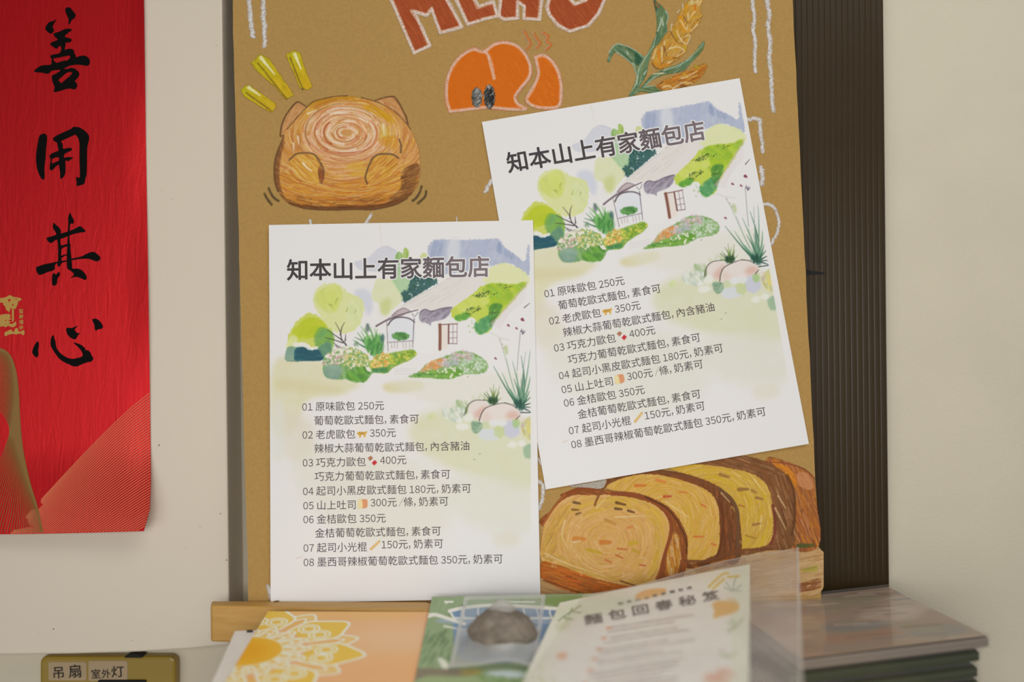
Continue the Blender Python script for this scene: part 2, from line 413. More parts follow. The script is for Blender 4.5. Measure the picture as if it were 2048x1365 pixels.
def art_bun():
    c = Canvas(520, 184, 866, 428, 1.3, 6); q = 5.4606; z = Z(530, 180, q)
    body = [(205,505),(180,570),(145,660),(115,770),(104,880),(112,1000),(145,1100),(205,1195),(290,1258),(420,1292),(600,1303),(800,1306),(1000,1302),(1150,1303),(1300,1286),(1430,1250),(1550,1185),(1640,1085),(1688,960),(1693,800),(1678,650),(1640,540),(1590,430),(1540,360),(1440,260),(1330,185),(1200,122),(1050,86),(900,66),(780,68),(640,98),(520,135),(420,225),(320,335),(240,430)]
    earl = [(170,500),(172,440),(190,370),(230,280),(290,190),(350,135),(440,175),(420,240),(340,330),(260,420),(215,520)]
    earr = [(1195,120),(1290,88),(1400,76),(1445,120),(1495,205),(1535,295),(1562,380),(1540,415),(1460,365),(1390,280),(1290,190)]
    for E, ang in ((earl, 2.1), (earr, .75)):
        m = c.fill(z(E), (188, 138, 82), edge=1, cell=2, grain=.15)
        c.hatch(m, 130, 18, 2, [(200,148,94),(176,120,66),(190,124,74),(206,164,112)], ang, .7, .4)
    m = c.fill(z(body), (200, 150, 84), edge=1.1, cell=2.5, grain=.06)
    cx, cy = 530 + 880 / q, 180 + 470 / q
    def ring(x, y):
        dx, dy = (x - cx), (y - cy) * 1.45
        return math.hypot(dx, dy) * q
    def tang(x, y):
        dx, dy = (x - cx), (y - cy)
        if dy * q > 330:                       # the lower crust follows the base
            return -math.atan2(dx * .55, 150.)
        return math.atan2(dx / 1.45 ** 2 * 1.45, -dy * 1.45) if True else 0
    R = c.rng
    def pick(x, y):
        r = ring(x, y); k = R.random(); X = (x - 530) * q; Y = (y - 180) * q
        if r < 480:
            P = [(222,178,132),(212,164,112),(230,196,160),(200,122,82),(198,156,96),(234,212,184),(216,150,110)]
        elif Y > 1150: P = [(196,128,34),(176,100,34),(140,80,34),(186,112,36),(206,146,48),(120,72,34)]
        elif Y > 900: P = [(210,152,44),(196,128,36),(180,104,40),(216,172,84),(204,140,50),(190,110,44)]
        elif X < 420 or X > 1500: P = [(204,150,94),(190,122,62),(216,172,118),(176,104,54),(206,150,60)]
        elif Y < 330: P = [(204,156,50),(196,140,44),(212,176,104),(200,146,70),(190,128,50)]
        else: P = [(214,166,112),(208,156,92),(200,140,70),(222,186,140),(190,112,66),(206,160,60)]
        return P[int(k * len(P))]
    c.hatch(m, 2300, 26, 1.9, pick, tang, .75, .35)
    # the pale rose bed between the paws and the yellow shoulders
    for P, cols, n in (([(560,640),(1200,640),(1120,800),(1080,960),(800,980),(680,900),(620,760)], [(214,166,118),(210,158,112),(200,140,96),(218,176,130)], 260),
                       ([(930,780),(1110,790),(1090,930),(900,940)], [(206,164,60),(204,156,70)], 60),
                       ([(1060,170),(1200,180),(1400,310),(1400,370),(1220,270),(1100,220)], [(206,154,30),(196,144,34)], 80),
                       ([(520,130),(900,65),(1050,90),(1060,130),(800,110),(500,200)], [(190,138,30),(180,122,34)], 110),
                       ([(1240,380),(1360,400),(1350,560),(1260,520)], [(218,196,130),(206,164,50)], 60),
                       ([(1230,540),(1420,500),(1440,640),(1300,610)], [(206,154,40),(198,136,44)], 50)):
        c.hatch(c.mask(z(P), True) * m, n, 24, 2, cols, tang, .75, .3)
    for n, lo, hi, cols in ((120, 60, 430, [(226,196,170),(214,150,112),(232,212,194),(196,112,76),(210,166,110)]), (110, 430, 900, [(214,166,66),(206,150,50),(196,120,50),(222,184,112),(206,150,84)])):
        for _ in range(n):
            for _k in range(30):
                x, y = R.uniform(545, 838), R.uniform(196, 410)
                if lo < ring(x, y) < hi and m[int((y - 184) * 1.3), int((x - 520) * 1.3)] > .9: break
            pts = [(x, y)]
            for _k in range(4):
                a = tang(*pts[-1]) + R.normal(0, .06); pts.append((pts[-1][0] + 5 * math.cos(a), pts[-1][1] + 5 * math.sin(a)))
            c.stroke(pts, R.uniform(3, 6), cols[R.integers(len(cols))], 1.5, .6, .55, m)
    # dark crust pigment: base, right flank, left flank
    for P, cols, n in (([(200,1150),(290,1230),(600,1270),(1000,1262),(1300,1240),(1500,1150),(1600,1110),(1560,1200),(1300,1300),(700,1315),(300,1270)], [(112,68,34),(96,60,32),(130,78,36)], 420),
                       ([(1490,900),(1600,820),(1690,820),(1690,980),(1640,1100),(1540,1180),(1330,1200),(1480,1080)], [(118,78,42),(104,66,36),(140,90,46),(160,108,58)], 230),
                       ([(108,850),(150,680),(190,560),(215,560),(170,720),(150,900),(170,1080),(240,1220),(190,1190),(112,1010)], [(128,84,46),(112,70,38),(150,96,50)], 260)):
        c.hatch(c.mask(z(P), True) * m, n, 20, 2, cols, tang, .75, .5)
    # spiral
    for k, (r0, r1, a0, a1, w, col) in enumerate((
            (330, 350, 2.2, 4.4, 4.4, (176,98,54)), (235, 240, 2.3, 3.9, 4.4, (164,76,44)), (240, 250, .2, 2.6, 2.6, (158,96,54)), (130, 150, .3, 3.2, 3, (172,96,56)),
            (335, 360, -.6, 1.0, 2.2, (190,112,72)), (430, 470, 2.7, 4.6, 3, (140,104,60)), (350, 370, .7, 2.4, 2.6, (176,104,64)), (460, 500, .9, 2.2, 2, (184,108,78)),
            (90, 110, 2.2, 4.6, 3, (176,100,64)), (290, 300, 3.6, 5.6, 2, (186,126,76)), (390, 420, 4.2, 6.0, 2, (150,112,62)), (520, 540, 4.0, 5.5, 2.4, (188,110,50)))):
        A = np.linspace(a0, a1, 14); Rr = np.linspace(r0, r1, 14)
        c.stroke([(cx + r / q * math.cos(a), cy + r / q * math.sin(a) / 1.45) for a, r in zip(A, Rr)], w, col, w * .6, .75, .5)
    for k, (r0, r1, a0, a1, w) in enumerate(((60, 70, 2.4, 4.4, 5), (180, 200, 1.7, 3.6, 6), (290, 300, 1.2, 3.4, 4), (110, 120, 2.6, 4.9, 3.5), (310, 330, -.5, 1.2, 5), (345, 350, 4.2, 5.4, 4), (100, 110, 5., 6.6, 5), (395, 400, 4.2, 5.6, 5))):
        A = np.linspace(a0, a1, 12); Rr = np.linspace(r0, r1, 12)
        c.stroke([(cx + r / q * math.cos(a), cy + r / q * math.sin(a) / 1.45) for a, r in zip(A, Rr)], w, (228, 208, 186), w * .3, .75, .45)
    for P in ([(1290,380),(1300,470)], [(360,510),(370,590)], [(310,590),(315,660)], [(470,260),(560,220)], [(760,255),(900,250)]):
        c.stroke(z(P), 5, (228,214,186), 2, .8, .4)
    for P in ([(720,745),(820,775),(920,775),(1040,760)], [(650,660),(760,690),(880,690),(1010,680),(1100,650)], [(640,960),(760,985),(880,995),(1000,980),(1080,960)], [(560,1010),(700,1040),(900,1080),(1100,1060)], [(700,1200),(900,1190),(1100,1150)]):
        c.stroke(z(P), 2.6, (178,100,62), 1.2, .7, .5)
    # paws
    for P, ang in (([(265,775),(340,715),(450,700),(540,715),(590,800),(610,900),(590,1010),(520,1030),(400,960),(300,860)], .75), ([(1450,745),(1390,715),(1280,705),(1195,740),(1145,820),(1115,900),(1110,980),(1200,1000),(1330,950),(1440,860)], 2.35)):
        pm = c.fill(z(P), (204,152,66), alpha=.85, edge=1, cell=2)
        c.hatch(pm, 150, 22, 2.2, [(210,160,70),(196,132,50),(216,178,100),(186,112,48),(206,156,48)], ang, .8, .3)
    c.stroke(z([(300,850),(360,930),(430,990),(520,1020)]), 3.2, (222,196,130), 2, .8, .4)
    c.stroke(z([(270,880),(330,960),(420,1030)]), 4.5, (170,92,40), 2, .7, .5)
    c.stroke(z([(415,800),(460,850),(510,885)]), 3.4, (236,228,206), 2, .9, .2)
    for P in ([(1440,800),(1320,900),(1200,960)], [(1330,740),(1240,820)], [(1400,760),(1290,870)]): c.stroke(z(P), 2.2, (166,94,46), 1, .7, .5)
    for P, w in (([(265,770),(340,703),(450,690),(540,703),(600,785),(640,880),(638,950),(615,1020)], 4.2), ([(1455,742),(1390,706),(1280,698),(1195,728),(1145,810),(1112,895),(1095,970),(1118,1025)], 3.8), ([(1465,540),(1490,600),(1482,690)], 4)):
        for _ in range(2): c.stroke(np.array(z(P)) + R.normal(0, .5, (len(P), 2)), w * R.uniform(.7, 1), (112, 82, 54), alpha=.8, grain=.6)
    c.hatch(c.mask(z([(585,820),(640,880),(640,980),(600,1020),(575,960)])), 40, 14, 2.4, [(124,74,44),(160,84,44)], 1.4, .7, .4)
    # outlines
    for P, w in ((body[:4][::-1] + earl[:6], 4.5), (earl[4:7], 3.5), ([(1200,118),(1290,85),(1400,74),(1445,118),(1495,203),(1535,293),(1560,378)], 4), (body[2:7], 4), (body[22:28], 2), (body[28:], 2.2), (body[9:17], 4)):
        Q = np.array(z(P))
        for _ in range(2): c.stroke(Q + R.normal(0, .5, Q.shape), w * R.uniform(.6, 1), (108, 74, 46), alpha=.75, grain=.75)
    for P in ([(40,1075),(65,1130),(100,1180),(145,1212)], [(-5,1135),(25,1190),(72,1252)], [(1710,1052),(1690,1120),(1650,1180),(1615,1208)], [(1760,1105),(1750,1160),(1710,1205),(1670,1238)]):
        c.stroke(z(P), 4.4, (92, 74, 50), 5, .85, .6)
    return c

def art_wheat():
    c = Canvas(1208, -30, 1424, 200, 1.2, 7); z = Z(1200, 0, 6.825); R = c.rng
    lf = [([(735,-150),(735,0),(745,80),(765,200),(775,350),(760,480),(700,620),(640,740),(600,850),(650,850),(690,760),(720,680),(800,600),(870,490),(920,420),(910,330),(935,220),(900,150),(820,60),(760,0),(790,-150)], 1.9),
          ([(100,830),(120,750),(150,690),(190,625),(250,602),(350,630),(480,690),(620,790),(580,870),(530,1000),(500,1010),(470,940),(440,870),(360,800),(280,740),(210,712),(165,770),(130,850)], .7),
          ([(560,1190),(640,1090),(720,1010),(850,960),(1000,900),(1100,860),(1250,760),(1400,570),(1428,600),(1390,700),(1250,850),(1150,960),(1000,1000),(850,1030),(720,1090),(620,1170)], 2.5),
          ([(620,780),(690,760),(660,870),(640,1000),(590,1110),(520,1200),(430,1320),(395,1300),(470,1150),(500,1030),(520,900),(560,820)], 1.9),
          ([(520,1200),(700,1170),(860,1245),(700,1270),(560,1250),(470,1300),(430,1320)], .2)]
    for P, a in lf:
        m = c.fill(z(P), (98, 124, 88), edge=.8, cell=2, grain=.2)
        c.hatch(m, 170, 20, 2.4, [(74,106,76),(60,94,66),(120,146,112),(150,168,140),(84,112,70),(110,120,66)], a, .7, .5)
    for P in ([(500,1150),(530,960),(600,820),(720,640),(770,480)], [(120,720),(200,615),(300,610),(450,670),(620,790)], [(450,870),(490,1000),(500,1130),(400,1290)], [(870,960),(1100,880),(1300,720),(1410,590)], [(620,1160),(800,1020),(900,1000)], [(600,1190),(740,1170)], [(900,150),(930,230),(905,330)], [(230,720),(330,780),(440,880)]):
        c.stroke(z(P), 3.4, (176, 190, 166), 1.6, .75, .7)
    for P in ([(790,420),(830,300),(830,240)], [(600,1010),(640,960)], [(860,340),(850,250)], [(380,740),(370,700)]): c.stroke(z(P), 4, (190,206,190), 2, .7, .5)
    c.stroke(z([(745,-40),(750,60),(770,130)]), 4, (56,74,50), 3, .8, .3)
    c.hatch(c.mask(z([(470,690),(580,790),(530,900),(480,880)])), 40, 12, 2.5, [(52,92,66),(44,84,60)], .9, .8, .3)
    c.stroke(z([(770,60),(810,100)]), 7, (146,98,48), 4, .8, .4)
    e1 = [(718,720),(780,620),(870,520),(960,410),(1040,280),(1110,140),(1180,60),(1240,-60),(1300,-150),(1420,-120),(1390,60),(1370,130),(1395,220),(1335,360),(1240,470),(1200,600),(1180,700),(1080,800),(980,870),(860,945),(770,940),(712,850)]
    e2 = [(765,1170),(860,1100),(980,1060),(1100,1000),(1220,960),(1330,895),(1450,878),(1450,940),(1380,1060),(1260,1140),(1100,1195),(900,1238),(810,1222)]
    m1 = c.fill(z(e1), (186, 140, 58), edge=1.4, cell=2.5, grain=.15); m2 = c.fill(z(e2), (176, 116, 38), edge=1.4, cell=2.5, grain=.15)
    c.hatch(m1, 260, 14, 2.6, [(200,156,70),(190,136,40),(206,150,36),(170,120,50),(196,160,90),(150,104,48)], 2.2, .8, .3)
    c.hatch(m2, 180, 14, 2.6, [(190,124,36),(160,92,32),(200,144,54),(130,74,30),(196,150,70)], 2.75, .8, .3)
    g = [((760,700),(740,880),46,(190,150,60)), ((800,700),(815,860),40,(206,126,28)), ((740,860),(850,920),50,(200,132,22)), ((860,890),(960,870),40,(196,126,30)), ((880,640),(910,770),36,(150,104,50)),
         ((1000,560),(1080,610),60,(196,146,60)), ((960,780),(1120,680),50,(196,150,80)), ((870,790),(1040,780),30,(190,128,34)), ((1020,400),(1060,560),50,(182,142,28)), ((1100,240),(1150,430),60,(208,140,20)),
         ((1180,70),(1180,200),44,(204,144,26)), ((1290,110),(1260,220),60,(206,150,40)), ((1220,260),(1330,220),46,(196,150,44)), ((1180,420),(1250,400),40,(204,150,60)), ((1300,80),(1290,170),30,(198,110,30)), ((1240,40),(1340,20),60,(200,176,110)),
         ((1140,640),(1180,660),30,(178,160,30)), ((1300,900),(1350,930),34,(178,160,30)), ((1320,990),(1440,910),40,(176,104,28)), ((1150,1010),(1200,1060),40,(196,152,40)), ((1000,1080),(1080,1040),44,(206,130,36)), ((870,1180),(960,1180),50,(200,150,70)), ((1080,1160),(1180,1170),30,(130,76,30)), ((1260,1080),(1370,1050),30,(150,84,30))]
    for a, b, w, col in g: c.stroke(z([a, b]), w / 6.825, col, w / 6.825 * .5, .9, .3)
    for P in ([(840,650),(850,840)], [(720,800),(770,660)], [(1100,280),(1180,400),(1200,330)], [(1050,420),(1090,520),(1180,600),(1230,480),(1150,500)], [(950,660),(1060,640),(1150,700),(1040,770)], [(1200,190),(1210,280)], [(1330,330),(1240,430)], [(1060,170),(1090,130)], [(980,330),(960,420)], [(1130,60),(1130,130)], [(880,570),(880,620)], [(860,1000),(720,1010)], [(850,1200),(930,1170),(1000,1210)], [(1110,1070),(1200,1040),(1330,970)], [(1000,1210),(1130,1130),(1260,1140)], [(930,860),(990,830)], [(1290,160),(1230,240)], [(1380,20),(1330,80)], [(1250,-20),(1260,60)], [(1330,-20),(1330,60)]):
        c.stroke(z(P), 4, (218, 196, 152), 2, .8, .45)
    for P in ([(960,430),(1000,500),(1060,580),(1130,600)], [(1150,230),(1190,320)], [(720,870),(770,930),(870,940)], [(880,660),(870,760)], [(1330,280),(1390,230)], [(860,1120),(790,1180),(850,1225)], [(1100,1190),(1190,1170)], [(1000,790),(1080,790)]):
        c.stroke(z(P), 3, (112, 72, 42), 1.4, .7, .5)
    return c

def art_toast():
    c = Canvas(1076, 905, 1648, 1206, 1.15, 8); z = Z(1060, 890, 3.303); R = c.rng; q = 3.303
    def layer(P, base, cols, n, ang, L=26, w=2.4, al=.75, gr=.3, edge=1.2):
        m = c.fill(z(P), base, edge=edge, cell=2.5, grain=.05)
        c.hatch(m, n, L, w, cols, ang, al, gr)
        return m
    layer([(70,880),(400,1000),(300,1100),(60,1100)], (184,146,96), [(190,152,104),(170,130,84)], 90, .3, gr=.6)
    layer([(1030,800),(1390,690),(1900,670),(1930,960),(1700,1000),(1030,1000)], (190,154,106), [(200,166,120),(180,140,92),(206,176,132),(168,124,74)], 420, -.15)
    layer([(1560,100),(1690,112),(1800,160),(1872,215),(1895,400),(1908,670),(1700,680),(1600,400)], (164,98,46), [(150,86,46),(176,108,46),(196,128,40),(130,76,44),(186,130,90),(120,70,44)], 420, lambda x, y: 1.2)
    layer([(1770,190),(1830,190),(1870,260),(1850,300),(1770,260)], (190,130,84), [(196,136,92),(180,116,74)], 40, 1.2)
    c.hatch(c.mask(z([(1580,95),(1700,130),(1770,240),(1740,300),(1640,160)])), 70, 20, 3, [(206,130,36),(196,118,34)], .8, .8)
    layer([(1090,125),(1250,88),(1400,75),(1560,112),(1680,185),(1748,300),(1750,450),(1742,670),(1560,700),(1380,720),(1500,500)], (122,80,46), [(112,72,42),(130,86,50),(150,104,66),(100,64,38),(140,84,48),(170,128,90)], 480, lambda x, y: .35 if y < 890 + 200 / q else 1.25)
    s3 = layer([(925,158),(1090,132),(1300,152),(1470,195),(1565,270),(1600,400),(1606,560),(1580,650),(1500,680),(1390,685),(1300,400),(1150,240)], (196,158,64), [(204,168,78),(196,152,50),(188,148,70),(210,176,100),(200,166,40)], 460, lambda x, y: math.atan2(y - 1030, x - 1420) + 1.57)
    layer([(495,270),(560,222),(690,185),(850,170),(1000,186),(1130,225),(1250,280),(1340,370),(1388,500),(1386,760),(1250,790),(1000,800),(1000,500)], (114,68,36), [(104,62,34),(130,78,40),(150,84,46),(96,58,34),(140,74,40)], 420, lambda x, y: .4 if x < 1390 else 1.45)
    s2 = layer([(515,292),(565,240),(720,198),(880,205),(1060,255),(1180,310),(1238,400),(1252,560),(1245,700),(1190,742),(1040,772),(960,500),(800,360)], (202,160,74), [(208,166,84),(200,150,56),(212,174,110),(196,158,50),(206,160,96)], 480, lambda x, y: math.atan2(y - 1040, x - 1330) + 1.57)
    layer([(78,530),(150,425),(230,325),(330,292),(450,290),(560,308),(700,318),(850,372),(960,455),(1030,580),(1042,680),(1012,870),(850,900),(500,600)], (136,76,36), [(150,80,40),(120,66,34),(168,92,46),(108,62,36),(180,112,50)], 420, lambda x, y: .35 if x < 1290 else 1.35)
    c.hatch(c.mask(z([(930,560),(985,600),(1000,760),(970,860),(900,870),(900,740)])), 90, 24, 3, [(196,146,56),(186,120,40),(210,176,130)], 1.5, .8)
    s1 = layer([(80,600),(110,490),(190,390),(290,335),(420,335),(520,330),(660,348),(800,388),(888,455),(920,540),(900,660),(862,790),(842,890),(720,935),(560,930),(300,855),(80,772)], (206,160,94), [(210,166,104),(204,154,84),(200,160,70),(214,174,120),(196,144,80)], 900, lambda x, y: math.atan2((y - 1085), (x - 1215) * .8) + 1.57, L=22)
    c.hatch(c.mask(z([(250,400),(600,345),(800,400),(900,500),(870,720),(830,860),(780,860),(830,640),(780,480),(600,420),(330,480)]), True), 260, 26, 2.6, [(202,162,54),(196,154,60),(188,150,80),(206,170,70)], lambda x, y: math.atan2((y - 1085), (x - 1215) * .8) + 1.57, .6)
    c.hatch(c.mask(z([(90,640),(140,480),(240,400),(260,480),(200,560),(190,680),(280,780),(600,880),(840,880),(700,930),(300,850),(90,760)]), True), 240, 26, 2.4, [(206,166,70),(196,150,64),(176,134,70)], lambda x, y: .3 if y > 1110 else 2.1, .6)
    layer([(78,775),(200,800),(400,875),(590,925),(700,940),(560,965),(400,1000),(250,965),(80,885)], (176,100,38), [(190,106,36),(160,88,38),(200,124,50),(140,80,38),(204,96,30)], 260, .27)
    for (xa, ya, xb, yb), cols, n, sm in (((1090, 1005, 1310, 1150), [(214,168,112),(204,160,76),(220,184,136),(190,148,86)], 70, s1), ((1210, 955, 1430, 1100), [(212,168,96),(204,152,60),(190,146,84)], 60, s2), ((1370, 940, 1540, 1085), [(210,176,90),(196,156,50),(186,150,84)], 50, s3)):
        for _ in range(n):
            x, y = R.uniform(xa, xb), R.uniform(ya, yb); a = R.uniform(-.6, 1.6); l = R.uniform(4, 12)
            c.stroke([(x, y), (x + l * .5 * math.cos(a), y + l * .5 * math.sin(a)), (x + l * math.cos(a + .3), y + l * math.sin(a + .3))], R.uniform(3, 7), cols[R.integers(len(cols))], 2, .5, .5, sm)
    # raisins, fruit flecks and crumb holes
    for x, y, L, w, col in ((310,385,40,20,(92,66,40)), (300,430,40,16,(110,74,40)), (320,455,30,14,(100,70,40)), (600,390,60,20,(96,64,36)), (585,425,40,20,(86,58,34)), (668,442,40,18,(96,64,36)), (530,510,70,22,(178,132,60)), (660,545,30,16,(200,120,70)),
                            (500,645,60,34,(196,116,50)), (325,625,60,40,(200,124,50)), (310,640,50,14,(214,190,150)), (610,690,60,14,(190,100,56)), (590,740,50,12,(184,92,52)), (520,770,44,14,(190,104,60)), (745,797,40,12,(180,92,56)), (425,705,90,24,(186,154,40)), (685,650,40,34,(190,158,44)), (700,705,40,26,(186,150,50)),
                            (730,270,60,24,(200,106,48)), (865,240,60,22,(206,120,60)), (908,342,44,20,(180,70,44)), (1015,315,50,12,(200,112,60)), (1150,405,30,16,(198,110,60)), (1115,608,60,14,(200,106,50)), (1215,660,30,14,(200,100,50)), (1285,205,60,24,(150,106,56)), (1410,295,60,26,(134,96,54)), (1515,355,40,20,(140,100,60)), (1500,525,50,20,(150,108,60)), (1400,405,40,8,(150,70,40)), (1460,610,70,14,(160,120,44)), (1480,310,30,20,(150,110,60))):
        a = R.uniform(-.4, .6)
        c.stroke(z([(x - L / 2 * math.cos(a), y - L / 2 * math.sin(a)), (x + L / 2 * math.cos(a), y + L / 2 * math.sin(a))]), w / q, col, w / q * .7, .85, .3)
    for P, w, col in (([(540,325),(620,322),(760,350),(880,420),(935,520),(925,620),(890,720),(870,820),(845,890)], 24, (132,68,34)), ([(760,345),(900,420),(990,530),(1032,640),(1030,720)], 12, (96,62,36)), ([(430,400),(450,340),(500,270),(560,225)], 16, (120,72,36)), ([(210,335),(330,292),(450,290)], 18, (142,72,36)), ([(85,530),(160,420),(230,330)], 14, (160,88,42)), ([(820,165),(960,195),(1100,230),(1230,290)], 22, (110,66,36)), ([(1250,290),(1330,360),(1372,450),(1372,620),(1370,750)], 30, (92,60,34)), ([(1250,380),(1275,500),(1265,640),(1235,740)], 22, (108,62,34)), ([(1600,400),(1622,560),(1590,660)], 14, (126,60,50)), ([(1700,200),(1745,310),(1748,460),(1730,600)], 20, (100,64,36)), ([(1020,770),(1150,770),(1260,745),(1380,700),(1600,690)], 24, (112,66,36)), ([(90,895),(250,950),(400,1000)], 12, (120,74,40)), ([(600,900),(700,935)], 8, (110,60,40)), ([(1560,110),(1700,125),(1810,165),(1880,225)], 8, (128,66,44))):
        for _ in range(3):
            Q = np.array(z(P)); c.stroke(Q + R.normal(0, .9, Q.shape), w / q * R.uniform(.5, .9), np.array(col) + R.normal(0, 8), alpha=.7, grain=.5)
    for P in ([(1265,320),(1320,380)], [(940,680),(960,800)], [(1530,470),(1520,560)], [(1480,230),(1560,330)], [(1620,420),(1690,560)], [(100,720),(280,800),(500,870)], [(230,500),(210,600),(250,680)], [(560,480),(760,470)], [(900,380),(1050,480)], [(1640,340),(1690,420)], [(440,420),(500,350)]):
        c.stroke(z(P), 4, (222,198,150), 2, .65, .55)
    c.hatch(c.mask(z([(1060,790),(1240,770),(1380,720),(1300,800),(1100,850)])), 60, 22, 2.6, [(160,96,44),(186,120,50),(100,60,36)], -.2, .8)
    c.hatch(c.mask(z([(1770,920),(1920,880),(1925,950),(1780,980)])), 50, 22, 2.6, [(120,70,44),(150,96,50)], -.2, .8)
    c.hatch(c.mask(z([(1780,820),(1900,800),(1900,840),(1800,850)])), 30, 22, 2.2, [(170,156,60),(150,136,66)], -.3, .8)
    c.hatch(c.mask(z([(1760,655),(1880,650),(1880,680),(1760,685)])), 30, 20, 2.6, [(84,90,46),(100,76,40)], -.05, .8)
    m = c.fill(z([(255,275),(330,262),(470,236),(505,232),(475,290),(380,284)]), (176,168,158), edge=1.3, cell=3, grain=.5)
    return c

def art_chalk():
    """loose white chalk marks: list of (canvas)"""
    out = []
    def one(strokes, pad=9, seed=11):
        A = np.vstack([np.array(p) for p, w in strokes]); mw = max(w for _, w in strokes)
        c = Canvas(A[:, 0].min() - mw, A[:, 1].min() - mw, A[:, 0].max() + mw, A[:, 1].max() + mw, 1.0, seed)
        for p, w in strokes:
            P = crom(p, 8)
            for k in range(3):
                c.stroke(P + c.rng.normal(0, w * .13, P.shape), w * (.82 - .2 * k), (202 + 8 * k, 198 + 8 * k, 192 + 9 * k), alpha=.72, grain=.85, smooth=False)
        out.append(c)
    z = Z(440, 0, 2.666)
    one([(z([(155,-30),(160,60),(162,90),(165,120),(168,150),(175,195)]), 10), (z([(228,-30),(232,50),(230,90),(237,130),(235,165),(240,243)]), 10)])
    z = Z(1180, 0, 2.666)
    one([(z([(866,-30),(868,20),(876,100),(870,160),(882,230),(878,300),(880,382)]), 8.5), (z([(944,-30),(946,20),(956,80),(950,150),(960,230),(958,310),(966,400),(968,500),(977,590)]), 9.5)], seed=12)
    one([(z([(840,640),(880,632),(906,645),(908,700),(918,760),(919,812)]), 8.5)], seed=13)
    one([(z([(910,890),(920,930),(918,985)]), 9)], seed=14)
    one([(z([(915,1092),(950,1090),(980,1108),(1004,1165),(1002,1230),(968,1300)]), 7.5)], seed=15)
    z = Z(950, 150, 3.15)
    one([(z([(66,738),(90,690),(108,660)]), 8)], seed=16)
    z = Z(440, 0, 2.666)
    one([(z([(480,1175),(484,1222)]), 7), (z([(505,1214),(560,1211),(610,1216)]), 2.5)], seed=17)
    one([(z([(764,1214),(804,1146)]), 8)], seed=18)
    one([(z([(1262,1158),(1266,1205)]), 3)], seed=19)
    one([([(538, 1174), (541, 1198)], 8)], seed=20)
    z = Z(1060, 890, 3.303)
    one([(z([(56,85),(72,130)]), 4), (z([(40,230),(80,262),(88,300),(80,370),(50,430)]), 8)], seed=21)
    return out

def blade(c, base, tip, w, col, bow=.1, w1=.6, alpha=.9):
    b = np.array(base, float); t = np.array(tip, float); d = t - b; n = np.array([-d[1], d[0]])
    c.stroke([tuple(b), tuple(b + d * .5 + n * bow), tuple(t)], w, col, w1, alpha)

